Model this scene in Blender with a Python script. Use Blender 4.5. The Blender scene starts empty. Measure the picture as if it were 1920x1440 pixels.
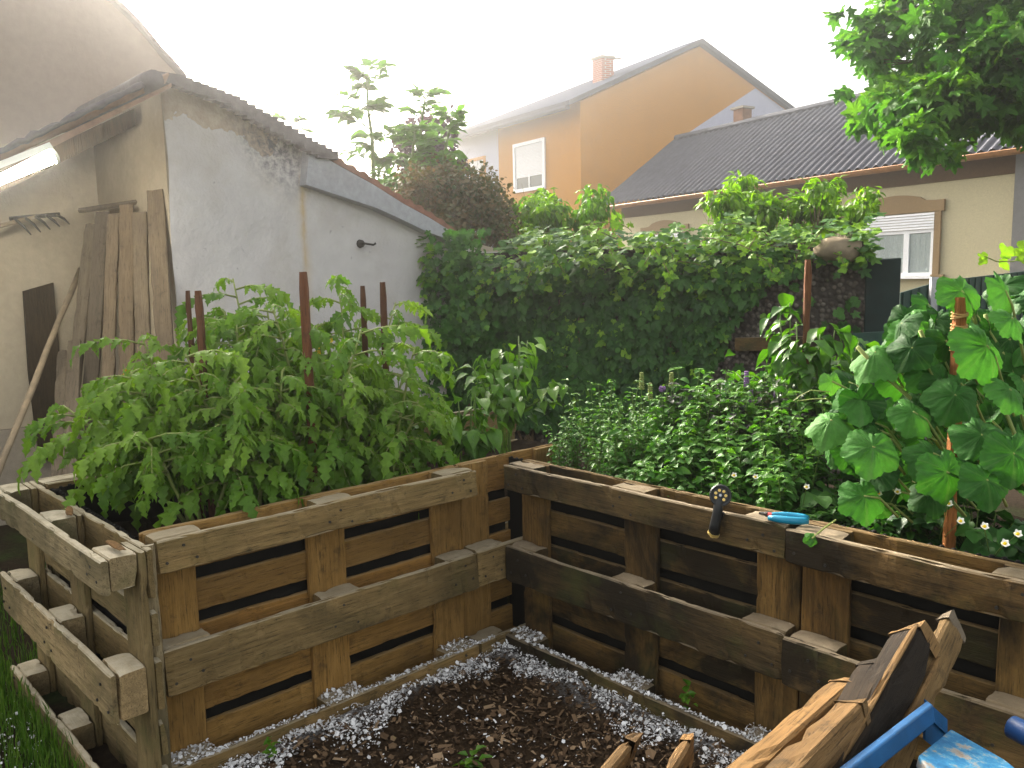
import bpy, math, random
import numpy as np
from mathutils import Vector, Matrix, noise
R = math.radians
rng = np.random.default_rng(11)
random.seed(5)
SC = bpy.context.scene
COL = SC.collection

# ------------------------------------------------------------------ camera
CP = np.array([2.3641, -2.1391, 1.5234]); YAW, PITCH, ROLL, FPX = 0.82062, -0.12695, -0.020246, 1552.7
def _axes():
    cy, sy = math.cos(YAW), math.sin(YAW)
    f = np.array([-sy*math.cos(PITCH), cy*math.cos(PITCH), math.sin(PITCH)])
    r = np.array([cy, sy, 0.0]); u = np.cross(r, f)
    return r*math.cos(ROLL)+u*math.sin(ROLL), -r*math.sin(ROLL)+u*math.cos(ROLL), f
RT, UP, FW = _axes()
def ray(x, y): return FW + RT*(x-960)/FPX - UP*(y-720)/FPX
def at(x, y, D): return CP + ray(x, y)*D
def onz(x, y, z): d = ray(x, y); return CP + d*(z-CP[2])/d[2]
def onx(x, y, X): d = ray(x, y); return CP + d*(X-CP[0])/d[0]
def ony(x, y, Y): d = ray(x, y); return CP + d*(Y-CP[1])/d[1]
def onpl(x, y, P, n): d = ray(x, y); return CP + d*(np.dot(P-CP, n)/np.dot(d, n))
def nrm(v): v = np.asarray(v, float); return v/np.linalg.norm(v)
V = lambda p: Vector([float(a) for a in p])

cam = bpy.data.cameras.new("camera"); co = bpy.data.objects.new("camera", cam); COL.objects.link(co)
cam.sensor_width = 36; cam.lens = FPX/1920*36; cam.clip_end = 600; cam.clip_start = .05
M = Matrix.Identity(4)
for i in range(3): M[i][0] = RT[i]; M[i][1] = UP[i]; M[i][2] = -FW[i]; M[i][3] = CP[i]
co.matrix_world = M; SC.camera = co

# ------------------------------------------------------------------ materials
class G:
    def __init__(s, name):
        s.m = bpy.data.materials.new(name); s.m.use_nodes = True; s.nt = s.m.node_tree
        s.b = s.nt.nodes["Principled BSDF"]; s.out = s.nt.nodes["Material Output"]
        s.tc = None
    def n(s, t, **k):
        x = s.nt.nodes.new(t)
        for a, v in k.items(): setattr(x, a, v)
        return x
    def l(s, a, b): s.nt.links.new(a, b)
    def coord(s, rand=False, kind='Object'):
        tc = s.n('ShaderNodeTexCoord'); o = tc.outputs[kind]
        if rand:
            oi = s.n('ShaderNodeObjectInfo'); mu = s.n('ShaderNodeMath', operation='MULTIPLY'); mu.inputs[1].default_value = 53
            s.l(oi.outputs['Random'], mu.inputs[0]); ad = s.n('ShaderNodeVectorMath', operation='ADD')
            s.l(o, ad.inputs[0]); s.l(mu.outputs[0], ad.inputs[1]); o = ad.outputs[0]
        return o
    def noise(s, co, scale, detail=4, rough=.55, vec=None, dist=0):
        if vec is not None:
            mp = s.n('ShaderNodeMapping'); mp.inputs['Scale'].default_value = vec; s.l(co, mp.inputs[0]); co = mp.outputs[0]
        t = s.n('ShaderNodeTexNoise'); t.inputs['Scale'].default_value = scale; t.inputs['Detail'].default_value = detail
        t.inputs['Roughness'].default_value = rough; t.inputs['Distortion'].default_value = dist; s.l(co, t.inputs['Vector'])
        return t.outputs['Fac']
    def ramp(s, fac, stops):
        r = s.n('ShaderNodeValToRGB'); e = r.color_ramp.elements
        while len(e) < len(stops): e.new(.5)
        for i, (p, c) in enumerate(stops):
            e[i].position = p; e[i].color = (*c, 1) if isinstance(c, tuple) else (c, c, c, 1)
        s.l(fac, r.inputs[0]); return r.outputs[0]
    def mix(s, fac, a, b, mode='MIX'):
        m = s.n('ShaderNodeMix', data_type='RGBA', blend_type=mode)
        for i, v in ((0, fac), (6, a), (7, b)):
            if isinstance(v, (int, float)): m.inputs[i].default_value = v
            elif isinstance(v, tuple): m.inputs[i].default_value = (*v, 1)
            else: s.l(v, m.inputs[i])
        return m.outputs[2]
    def bump(s, h, st=.3, dist=.01):
        b = s.n('ShaderNodeBump'); b.inputs['Strength'].default_value = st; b.inputs['Distance'].default_value = dist
        s.l(h, b.inputs['Height']); s.l(b.outputs[0], s.b.inputs['Normal'])
    def set(s, col=None, rough=.8, spec=.3, metal=0):
        if col is not None:
            if isinstance(col, tuple): s.b.inputs['Base Color'].default_value = (*col, 1)
            else: s.l(col, s.b.inputs['Base Color'])
        s.b.inputs['Roughness'].default_value = rough; s.b.inputs['Specular IOR Level'].default_value = spec; s.b.inputs['Metallic'].default_value = metal
        return s.m

def wood(name, axis, ca, cb, cc, dark, stain=.5, top=None, grime=(.02, .016, .01), moss=0):
    g = G(name); co = g.coord(True)
    sc = [22, 22, 22]; sc[axis] = 1.3; big = [3.2, 3.2, 3.2]; big[axis] = 1.6
    gr = g.noise(co, 3.2, 8, .65, tuple(sc), .5)
    fine = g.noise(co, 11, 6, .7, tuple(sc), .2)
    col = g.ramp(gr, [(.25, cb), (.5, ca), (.75, cc)])
    oi = g.n('ShaderNodeObjectInfo')
    tint = g.ramp(oi.outputs['Random'], [(0, (.72, .68, .66)), (.5, (1, .95, .88)), (1, (1.18, 1.0, .82))])
    col = g.mix(1, col, tint, 'MULTIPLY')
    crack = g.ramp(fine, [(.35, .12), (.46, 1.0)]); col = g.mix(.85, col, crack, 'MULTIPLY')
    st = g.ramp(g.noise(co, 1.0, 6, .68, tuple(big), .6), [(.36, 1.0), (.62, 0.0)] if stain < .9 else [(.44, 1.0), (.68, 0.0)])
    sm = g.n('ShaderNodeMath', operation='MULTIPLY'); g.l(st, sm.inputs[0]); sm.inputs[1].default_value = stain
    col = g.mix(sm.outputs[0], col, dark)
    spots = g.ramp(g.noise(co, 13, 7, .75), [(.56, 0.0), (.66, 1.0)])
    sm2 = g.n('ShaderNodeMath', operation='MULTIPLY'); g.l(spots, sm2.inputs[0]); sm2.inputs[1].default_value = .55*stain+.15
    col = g.mix(sm2.outputs[0], col, grime)
    if moss:
        ms = g.ramp(g.noise(co, 5, 6, .7), [(.5, 0.0), (.7, 1.0)]); m3 = g.n('ShaderNodeMath', operation='MULTIPLY'); g.l(ms, m3.inputs[0]); m3.inputs[1].default_value = moss
        col = g.mix(m3.outputs[0], col, (.07, .085, .02))
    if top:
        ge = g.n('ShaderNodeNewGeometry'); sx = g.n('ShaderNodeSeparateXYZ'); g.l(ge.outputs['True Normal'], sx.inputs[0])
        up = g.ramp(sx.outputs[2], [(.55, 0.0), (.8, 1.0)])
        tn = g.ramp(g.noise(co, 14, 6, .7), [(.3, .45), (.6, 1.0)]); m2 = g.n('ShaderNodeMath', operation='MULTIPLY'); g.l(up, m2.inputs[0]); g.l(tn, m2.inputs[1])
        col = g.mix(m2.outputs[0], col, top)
    ad = g.n('ShaderNodeMath', operation='ADD'); g.l(gr, ad.inputs[0]); g.l(fine, ad.inputs[1])
    g.bump(ad.outputs[0], .55, .006)
    return g.set(col, .86, .2)

def plain(name, c, rough=.6, spec=.3, metal=0, var=.25, scale=12, bump=.15):
    g = G(name); co = g.coord()
    n = g.noise(co, scale, 5, .65)
    a = tuple(x*(1-var) for x in c); b = tuple(min(1, x*(1+var)) for x in c)
    col = g.ramp(n, [(.3, a), (.7, b)])
    if bump: g.bump(n, bump, .005)
    return g.set(col, rough, spec, metal)

def leafmat(name, c0, c1, c2, trans=.38, rough=.5, spec=.28, tcol=None, vein=None):
    g = G(name)
    at_ = g.n('ShaderNodeAttribute', attribute_name='lv')
    col = g.ramp(at_.outputs['Fac'], [(0, c0), (.5, c1), (1, c2)])
    co = g.coord(); nz = g.noise(co, 45, 3, .6)
    col = g.mix(1, col, g.ramp(nz, [(.3, .78), (.7, 1.15)]), 'MULTIPLY')
    va = g.n('ShaderNodeAttribute', attribute_name='vein')
    if vein: 
        vm = g.n('ShaderNodeMath', operation='POWER'); g.l(va.outputs['Fac'], vm.inputs[0]); vm.inputs[1].default_value = 3
        vm2 = g.n('ShaderNodeMath', operation='MULTIPLY'); g.l(vm.outputs[0], vm2.inputs[0]); vm2.inputs[1].default_value = .55
        col = g.mix(vm2.outputs[0], col, vein)
        g.bump(g.noise(co, 75, 3, .6), .6, .004)
    g.set(col, rough, spec)
    tr = g.n('ShaderNodeBsdfTranslucent'); ms = g.n('ShaderNodeMixShader'); ms.inputs[0].default_value = trans
    tc = g.mix(1, col, tcol or (1.25, 1.35, .5), 'MULTIPLY'); g.l(tc, tr.inputs['Color'])
    g.l(g.b.outputs[0], ms.inputs[1]); g.l(tr.outputs[0], ms.inputs[2]); g.l(ms.outputs[0], g.out.inputs['Surface'])
    return g.m

MT = {}
# pallet wood: left run paler and browner, right run darker and mouldier
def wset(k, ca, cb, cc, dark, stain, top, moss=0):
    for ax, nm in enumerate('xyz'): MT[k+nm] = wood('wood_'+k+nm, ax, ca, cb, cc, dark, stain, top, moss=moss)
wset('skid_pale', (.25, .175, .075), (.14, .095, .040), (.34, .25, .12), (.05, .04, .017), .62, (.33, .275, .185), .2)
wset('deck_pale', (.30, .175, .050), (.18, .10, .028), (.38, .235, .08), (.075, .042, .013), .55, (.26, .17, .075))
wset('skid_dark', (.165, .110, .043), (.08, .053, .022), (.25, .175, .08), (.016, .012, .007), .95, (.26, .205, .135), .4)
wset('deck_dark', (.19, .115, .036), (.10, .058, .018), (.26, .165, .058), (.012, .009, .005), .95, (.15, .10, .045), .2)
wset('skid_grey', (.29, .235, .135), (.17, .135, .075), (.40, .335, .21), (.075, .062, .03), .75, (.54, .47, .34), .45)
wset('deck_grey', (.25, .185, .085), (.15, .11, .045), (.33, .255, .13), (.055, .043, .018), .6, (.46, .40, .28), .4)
MT['plank'] = wood('wood_plank', 2, (.165, .137, .10), (.115, .095, .07), (.21, .18, .135), (.075, .06, .045), .5)
MT['plank_dark'] = wood('wood_plank_dark', 2, (.06, .045, .028), (.035, .026, .017), (.09, .07, .045), (.02, .015, .01), .5)
MT['stake'] = wood('wood_stake', 2, (.15, .066, .032), (.095, .04, .02), (.20, .095, .05), (.06, .028, .015), .5)
MT['stake_light'] = wood('wood_stake_light', 2, (.27, .12, .04), (.18, .07, .022), (.34, .17, .07), (.10, .045, .015), .4)
MT['fresh'] = wood('wood_fresh', 2, (.225, .135, .052), (.14, .082, .03), (.30, .19, .085), (.05, .032, .015), .75)
MT['char'] = wood('wood_char', 2, (.024, .017, .010), (.012, .009, .006), (.05, .035, .02), (.008, .006, .004), .6)
MT['worn'] = wood('wood_worn', 2, (.21, .135, .055), (.12, .075, .03), (.29, .20, .09), (.05, .034, .015), .6)
MT['worn_dark'] = wood('wood_worn_dark', 2, (.11, .07, .03), (.06, .04, .018), (.17, .11, .05), (.022, .015, .009), .8)
MT['pole'] = plain('pole_wood', (.20, .155, .10), .8)
MT['liner'] = plain('liner_black', (.006, .0055, .0045), .7, .15)
MT['nail'] = plain('nail_steel', (.03, .026, .022), .6)

def soilmat():
    g = G('soil'); co = g.coord(); n = g.noise(co, 26, 8, .75); n2 = g.noise(co, 4, 4)
    col = g.ramp(n, [(.3, (.012, .008, .005)), (.55, (.035, .023, .013)), (.75, (.075, .052, .03))])
    g.bump(n, .9, .03); return g.set(col, .95, .1)
MT['soil'] = soilmat()
def groundmat():
    g = G('earth'); co = g.coord(); n = g.noise(co, 30, 8, .75); n2 = g.noise(co, 1.2, 5, .7)
    a = g.ramp(n, [(.3, (.014, .009, .006)), (.55, (.04, .027, .016)), (.75, (.085, .06, .036))])
    b = g.ramp(n, [(.3, (.02, .03, .008)), (.7, (.06, .085, .025))])
    g.bump(n, .9, .03); return g.set(g.mix(g.ramp(n2, [(.5, 0.0), (.62, 1.0)]), a, b), .95, .1)
MT['ground'] = groundmat()
def chipmat():
    g = G('chips'); a = g.n('ShaderNodeAttribute', attribute_name='lv')
    return g.set(g.ramp(a.outputs['Fac'], [(0, (.022, .013, .007)), (.45, (.08, .047, .024)), (.8, (.16, .10, .054)), (1, (.30, .205, .12))]), .85, .2)
MT['chip'] = chipmat()
def mulchmat():
    g = G('mulch_ground'); co = g.coord(); n = g.noise(co, 40, 8, .75)
    col = g.ramp(n, [(.3, (.018, .011, .006)), (.55, (.055, .034, .018)), (.75, (.11, .075, .042))])
    a = g.n('ShaderNodeAttribute', attribute_name='ash'); p = g.ramp(g.noise(co, 55, 6, .75), [(.4, 0.0), (.58, 1.0)])
    m = g.n('ShaderNodeMath', operation='MULTIPLY'); g.l(a.outputs['Fac'], m.inputs[0]); g.l(p, m.inputs[1])
    col = g.mix(m.outputs[0], col, (.42, .41, .40)); g.bump(n, .9, .03); return g.set(col, .95, .1)
MT['mulch'] = mulchmat()
def flakemat():
    g = G('flakes'); a = g.n('ShaderNodeAttribute', attribute_name='lv')
    return g.set(g.ramp(a.outputs['Fac'], [(0, (.32, .31, .30)), (.4, (.62, .61, .60)), (1, (.85, .84, .83))]), .8, .2)
MT['flake'] = flakemat()

def plaster():
    g = G('plaster_white'); co = g.coord()
    base = g.ramp(g.noise(co, 2.2, 6, .65), [(.3, (.44, .41, .405)), (.7, (.56, .53, .515))])
    # bare brown render where the top coat fell off, under the verge: wobbly line in height
    sx = g.n('ShaderNodeSeparateXYZ'); g.l(co, sx.inputs[0])
    line = g.n('ShaderNodeMath', operation='MULTIPLY_ADD')  # distance under verge attribute
    dv = g.n('ShaderNodeAttribute', attribute_name='under')
    wob = g.noise(co, 4.5, 5, .6)
    s1 = g.n('ShaderNodeMath', operation='MULTIPLY_ADD'); g.l(wob, s1.inputs[0]); s1.inputs[1].default_value = -.5; g.l(dv.outputs['Fac'], s1.inputs[2])
    fall = g.ramp(s1.outputs[0], [(-.0, 1.0), (.001, 1.0)])
    bare = g.n('ShaderNodeMath', operation='LESS_THAN'); g.l(s1.outputs[0], bare.inputs[0]); bare.inputs[1].default_value = -.065
    brown = g.ramp(g.noise(co, 9, 6, .7), [(.3, (.33, .25, .18)), (.7, (.47, .39, .31))])
    col = g.mix(bare.outputs[0], base, brown)
    dirt = g.ramp(g.noise(co, 1.5, 7, .72), [(.48, 0.0), (.72, .55)]); col = g.mix(dirt, col, (.35, .295, .23))
    # grey mould patch and dots, rust streak
    dm = g.n('ShaderNodeAttribute', attribute_name='mould')
    mm = g.n('ShaderNodeMath', operation='MULTIPLY'); g.l(dm.outputs['Fac'], mm.inputs[0]); g.l(g.ramp(g.noise(co, 22, 7, .8), [(.42, 0.0), (.62, 1.0)]), mm.inputs[1])
    col = g.mix(mm.outputs[0], col, (.13, .12, .14))
    dr = g.n('ShaderNodeAttribute', attribute_name='rust')
    rr = g.n('ShaderNodeMath', operation='MULTIPLY'); g.l(dr.outputs['Fac'], rr.inputs[0]); g.l(g.ramp(g.noise(co, 8, 4, .6), [(.3, .4), (.6, 1.0)]), rr.inputs[1])
    col = g.mix(rr.outputs[0], col, (.46, .33, .17))
    dots = g.ramp(g.noise(co, 20, 3, .6), [(.69, 0.0), (.73, 1.0)]); dd = g.n('ShaderNodeMath', operation='MULTIPLY'); g.l(dots, dd.inputs[0]); dd.inputs[1].default_value = .5
    col = g.mix(dd.outputs[0], col, (.2, .19, .2))
    h = g.n('ShaderNodeMath', operation='MULTIPLY_ADD'); g.l(bare.outputs[0], h.inputs[0]); h.inputs[1].default_value = -.8; g.l(g.noise(co, 30, 5, .6), h.inputs[2])
    g.bump(h.outputs[0], .5, .012)
    return g.set(col, .92, .1)
MT['plaster'] = plaster()
def wallmat(name, c, var=.12, scale=30, stain=None, b=.35):
    g = G(name); co = g.coord(); n = g.noise(co, scale, 6, .7); n2 = g.noise(co, 1.3, 6, .65)
    col = g.ramp(n, [(.3, tuple(x*(1-var) for x in c)), (.7, tuple(min(1, x*(1+var)) for x in c))])
    if stain: col = g.mix(g.ramp(n2, [(.45, 0.0), (.75, .7)]), col, stain)
    g.bump(n, b, .01); return g.set(col, .92, .12)
MT['yellow'] = wallmat('render_yellow', (.50, .225, .028), .03, 20, (.44, .20, .026))
MT['lavender'] = wallmat('render_lavender', (.46, .47, .58), .03, 20)
MT['cream'] = wallmat('render_cream', (.48, .43, .285), .12, 40)
MT['grey_render'] = wallmat('render_grey', (.17, .17, .17), .1, 20)
MT['trim_brown'] = wallmat('render_brown', (.27, .19, .105), .12, 40)
MT['soffit_brown'] = wallmat('soffit_brown', (.11, .07, .04), .15, 20)
MT['barn'] = wallmat('render_barn', (.34, .275, .225), .08, 14, (.28, .22, .17))
MT['inner'] = wallmat('render_inner', (.42, .36, .27), .1, 18, (.31, .255, .18))
MT['plinth'] = wallmat('plinth_grey', (.28, .24, .19), .15, 24)
MT['cement'] = wallmat('cement_verge', (.33, .33, .355), .14, 24, (.20, .19, .19))
MT['roof_dark'] = wallmat('roof_slate', (.045, .052, .075), .2, 10); MT['roof_dark'].node_tree.nodes['Principled BSDF'].inputs['Specular IOR Level'].default_value = 0
MT['tile'] = wallmat('roof_tile', (.22, .10, .065), .3, 14, (.10, .06, .045))
MT['tile_old'] = wallmat('roof_tile_old', (.12, .105, .11), .3, 16, (.07, .065, .06))
def eternit():
    g = G('fibre_cement_roof'); co = g.coord(); n = g.noise(co, 5, 8, .75); n2 = g.noise(co, 28, 4, .7)
    col = g.ramp(n, [(.3, (.034, .037, .050)), (.55, (.065, .069, .088)), (.8, (.11, .115, .14))])
    col = g.mix(g.ramp(n2, [(.64, 0.0), (.72, .6)]), col, (.28, .27, .26))
    g.bump(n2, .3, .01); return g.set(col, .8, .3)
MT['eternit'] = eternit()
MT['rust'] = wallmat('rusty_sheet', (.23, .13, .085), .3, 14, (.34, .26, .20))
MT['copper'] = plain('gutter_copper', (.34, .16, .06), .5, .5, .2)
MT['shutter'] = plain('shutter_white', (.72, .73, .76), .5, .4, 0, .05)
MT['frame_white'] = plain('frame_white', (.78, .79, .82), .4, .4, 0, .04)
MT['glass'] = plain('glass_dark', (.03, .045, .05), .08, .6, 0, .4, 3, 0)
MT['curtain'] = plain('curtain', (.22, .27, .26), .8, .2, 0, .4, 26, 0)
MT['greenmetal'] = plain('green_metal', (.010, .045, .032), .5, .4, 0, .3)
MT['greendark'] = plain('green_dark', (.006, .020, .018), .6, .3, 0, .3)
def brick():
    g = G('brick'); co = g.coord()
    mp = g.n('ShaderNodeMapping'); mp.inputs['Rotation'].default_value = (R(90), 0, 0); g.l(co, mp.inputs[0])
    b = g.n('ShaderNodeTexBrick'); b.inputs['Scale'].default_value = 4.4; b.inputs['Mortar Size'].default_value = .03
    b.inputs['Color1'].default_value = (.42, .11, .055, 1); b.inputs['Color2'].default_value = (.33, .085, .045, 1); b.inputs['Mortar'].default_value = (.42, .36, .32, 1)
    g.l(mp.outputs[0], b.inputs['Vector']); return g.set(b.outputs['Color'], .9, .1)
MT['brick'] = brick()
MT['brick_old'] = wallmat('brick_old', (.21, .105, .06), .35, 9, (.13, .08, .06))
def pebble():
    g = G('pebble_concrete'); co = g.coord(); v = g.n('ShaderNodeTexVoronoi'); v.inputs['Scale'].default_value = 34; v.inputs['Randomness'].default_value = 1; g.l(co, v.inputs['Vector'])
    sx = g.n('ShaderNodeSeparateColor'); g.l(v.outputs['Color'], sx.inputs[0])
    peb = g.ramp(sx.outputs[0], [(0, (.055, .045, .038)), (.5, (.15, .12, .10)), (1, (.28, .25, .21))])
    edge = g.ramp(v.outputs['Distance'], [(.35, 0.0), (.6, 1.0)])
    col = g.mix(edge, peb, (.05, .042, .036)); col = g.mix(g.ramp(g.noise(co, 3, 5), [(.4, 0.0), (.7, .7)]), col, (.035, .03, .025))
    inv = g.n('ShaderNodeMath', operation='SUBTRACT'); inv.inputs[0].default_value = 1; g.l(v.outputs['Distance'], inv.inputs[1])
    g.bump(inv.outputs[0], .9, .02); return g.set(col, .9, .15)
MT['pebble'] = pebble()
MT['stone'] = wallmat('cap_stone', (.24, .19, .13), .25, 14, (.13, .11, .08))
def emit(name, c, s):
    g = G(name); g.b.inputs['Emission Color'].default_value = (*c, 1); g.b.inputs['Emission Strength'].default_value = s; return g.set(c, .5)
MT['tube'] = emit('lamp_tube', (1, .95, .80), 30)
MT['lampbody'] = plain('lamp_body', (.75, .74, .66), .5, .4, 0, .05)
MT['redpipe'] = plain('red_plastic', (.55, .06, .03), .5, .4)
MT['black'] = plain('black_rubber', (.012, .013, .014), .45, .4)
MT['brass'] = plain('brass', (.75, .55, .18), .35, .5, .6)
MT['steel'] = plain('steel', (.35, .36, .38), .35, .5, .8)
MT['cyan'] = plain('cyan_grip', (.0, .20, .34), .4, .5, 0, .12)
MT['pink'] = plain('red_detail', (.7, .08, .07), .5)
MT['bluepaint'] = plain('blue_paint', (.004, .07, .19), .5, .45, 0, .3)
def flaky():
    g = G('blue_flaking'); co = g.coord(); n = g.noise(co, 26, 7, .72)
    col = g.ramp(n, [(.30, (.006, .07, .17)), (.46, (.010, .11, .24)), (.53, (.03, .16, .27)), (.58, (.20, .20, .19)), (.72, (.17, .12, .08))])
    g.bump(n, .5, .004); return g.set(col, .6, .3)
MT['blueflake'] = flaky()
MT['bluetube'] = plain('blue_tube', (.012, .05, .16), .4, .4)
MT['twine'] = plain('twine', (.42, .26, .10), .9)
MT['petal'] = plain('petal_white', (.82, .82, .74), .6, .2, 0, .06, 12, 0)
MT['yellowflower'] = plain('petal_yellow', (.80, .55, .03), .6, .2, 0, .1, 12, 0)
MT['orangeflower'] = plain('petal_orange', (.85, .38, .02), .6, .2, 0, .1, 12, 0)
MT['purpleflower'] = plain('petal_purple', (.24, .14, .31), .7, .2, 0, .2, 30, 0)
MT['stem'] = plain('stem_green', (.10, .17, .03), .6, .3)
MT['stem_pale'] = plain('stem_pale', (.22, .26, .07), .6, .3)
MT['bark'] = wallmat('bark', (.12, .085, .055), .3, 20)
MT['rootbrown'] = plain('stem_brown', (.13, .09, .05), .8)
MT['L_tomato'] = leafmat('leaf_tomato', (0.045, 0.12, 0.008), (0.1, 0.215, 0.014), (0.2, 0.33, 0.035), .36, .55)
MT['L_pepper'] = leafmat('leaf_pepper', (0.03, 0.105, 0.008), (0.075, 0.195, 0.012), (0.15, 0.29, 0.022), .36, .4, .4)
MT['L_mint'] = leafmat('leaf_mint', (0.018, 0.08, 0.008), (0.055, 0.17, 0.016), (0.13, 0.28, 0.035), .3, .5)
MT['L_basil'] = leafmat('leaf_basil', (.010, .012, .012), (.022, .026, .020), (.05, .06, .035), .2, .45)
MT['L_straw'] = leafmat('leaf_strawberry', (0.014, 0.065, 0.01), (0.04, 0.13, 0.018), (0.095, 0.21, 0.04), .25, .5)
MT['L_cuke'] = leafmat('leaf_cucumber', (0.015, 0.07, 0.009), (0.042, 0.16, 0.02), (0.095, 0.26, 0.045), .26, .62, .2, None, (.085, .175, .05))
MT['L_ivy'] = leafmat('leaf_ivy', (0.018, 0.066, 0.014), (0.052, 0.15, 0.02), (0.2, 0.36, 0.02), .25, .52, .22)
MT['L_maple'] = leafmat('leaf_maple', (0.035, 0.13, 0.016), (0.075, 0.21, 0.02), (0.14, 0.28, 0.022), .42, .55, .2, (1.1, 1.2, .6))
MT['L_walnut'] = leafmat('leaf_walnut', (0.06, 0.16, 0.008), (0.13, 0.27, 0.012), (0.23, 0.38, 0.02), .4, .5)
MT['L_cotinus'] = leafmat('leaf_cotinus', (0.05, 0.085, 0.024), (0.12, 0.1, 0.042), (0.21, 0.13, 0.065), .28, .6)
MT['L_elder'] = leafmat('leaf_elder', (.06, .13, .05), (.09, .19, .05), (.12, .28, .035), .35, .5)
MT['L_plum'] = leafmat('leaf_plum', (.030, .018, .028), (.055, .03, .045), (.09, .05, .06), .25, .5, .3, (1.2, .8, .9))
MT['L_grass'] = leafmat('leaf_grass', (0.06, 0.15, 0.014), (0.11, 0.23, 0.022), (0.19, 0.3, 0.05), .3, .5)

# ------------------------------------------------------------------ mesh builders
def link(o, parent=None):
    COL.objects.link(o)
    if parent is not None: o.parent = parent
    return o
def tag(o, label=None, cat=None, group=None, kind=None):
    if label: o['label'] = label
    if cat: o['category'] = cat
    if group: o['group'] = group
    if kind: o['kind'] = kind
    return o
def thing(name, label, cat, loc=(0, 0, 0), group=None, rz=0):
    o = bpy.data.objects.new(name, None); o.empty_display_size = .1; COL.objects.link(o)
    o.location = V(loc); o.rotation_euler = (0, 0, rz)
    return tag(o, label, cat, group)
class MB:
    def __init__(s): s.v = []; s.f = []; s.mi = []; s.cur = 0
    def add(s, vs, fs):
        o = len(s.v); s.v += [tuple(float(c) for c in v) for v in vs]
        for f in fs: s.f.append([o+i for i in f]); s.mi.append(s.cur)
    def box(s, p0, p1):
        x0, y0, z0 = p0; x1, y1, z1 = p1
        s.add([(x0,y0,z0),(x1,y0,z0),(x1,y1,z0),(x0,y1,z0),(x0,y0,z1),(x1,y0,z1),(x1,y1,z1),(x0,y1,z1)],
              [(0,3,2,1),(4,5,6,7),(0,1,5,4),(1,2,6,5),(2,3,7,6),(3,0,4,7)])
        return s
    def slab(s, pts, d):
        """polygon pts extruded by vector d"""
        pts = [np.asarray(p, float) for p in pts]; n = len(pts); d = np.asarray(d, float)
        s.add([*pts, *[p+d for p in pts]], [list(range(n))[::-1], list(range(n, 2*n))]+[(i, (i+1) % n, n+(i+1) % n, n+i) for i in range(n)])
        return s
    def tube(s, pts, rad, n=7, cap=True):
        pts = [np.asarray(p, float) for p in pts]; k = len(pts)
        if not hasattr(rad, '__len__'): rad = [rad]*k
        ref = None; rings = []
        for i in range(k):
            t = nrm(pts[min(i+1, k-1)]-pts[max(i-1, 0)]+1e-9)
            if ref is None: ref = np.cross(t, (0, 0, 1)) if abs(t[2]) < .9 else np.cross(t, (1, 0, 0))
            a = nrm(ref-t*np.dot(ref, t)); b = np.cross(t, a); ref = a
            rings += [pts[i]+(a*math.cos(2*math.pi*j/n)+b*math.sin(2*math.pi*j/n))*rad[i] for j in range(n)]
        fs = [(i*n+j, i*n+(j+1) % n, (i+1)*n+(j+1) % n, (i+1)*n+j) for i in range(k-1) for j in range(n)]
        if cap: fs += [list(range(n))[::-1], list(range((k-1)*n, k*n))]
        s.add(rings, fs); return s
    def lathe(s, c, axis, prof, n=20):
        c = np.asarray(c, float); axis = nrm(axis); a = nrm(np.cross(axis, (0, 0, 1)) if abs(axis[2]) < .9 else np.cross(axis, (1, 0, 0))); b = np.cross(axis, a)
        vs = [c+axis*h+(a*math.cos(2*math.pi*j/n)+b*math.sin(2*math.pi*j/n))*r for r, h in prof for j in range(n)]
        k = len(prof)
        s.add(vs, [(i*n+j, i*n+(j+1) % n, (i+1)*n+(j+1) % n, (i+1)*n+j) for i in range(k-1) for j in range(n)]+[list(range(n))[::-1], list(range((k-1)*n, k*n))])
        return s
    def build(s, name, mats, parent=None, smooth=False, local=False, bevel=0):
        me = bpy.data.meshes.new(name)
        vs = s.v
        if parent is not None and not local:
            L = parent.location if parent.parent is None else parent.location+parent.parent.location
            vs = [(a-L[0], b-L[1], c-L[2]) for a, b, c in vs]
        me.from_pydata(vs, [], s.f); me.update()
        if not isinstance(mats, (list, tuple)): mats = [mats]
        for m in mats: me.materials.append(m)
        me.polygons.foreach_set('material_index', s.mi)
        if smooth: me.polygons.foreach_set('use_smooth', [True]*len(s.f))
        o = bpy.data.objects.new(name, me); link(o, parent)
        if bevel:
            b = o.modifiers.new('bevel', 'BEVEL'); b.width = bevel; b.segments = 2; b.limit_method = 'ANGLE'
        return o

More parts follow.
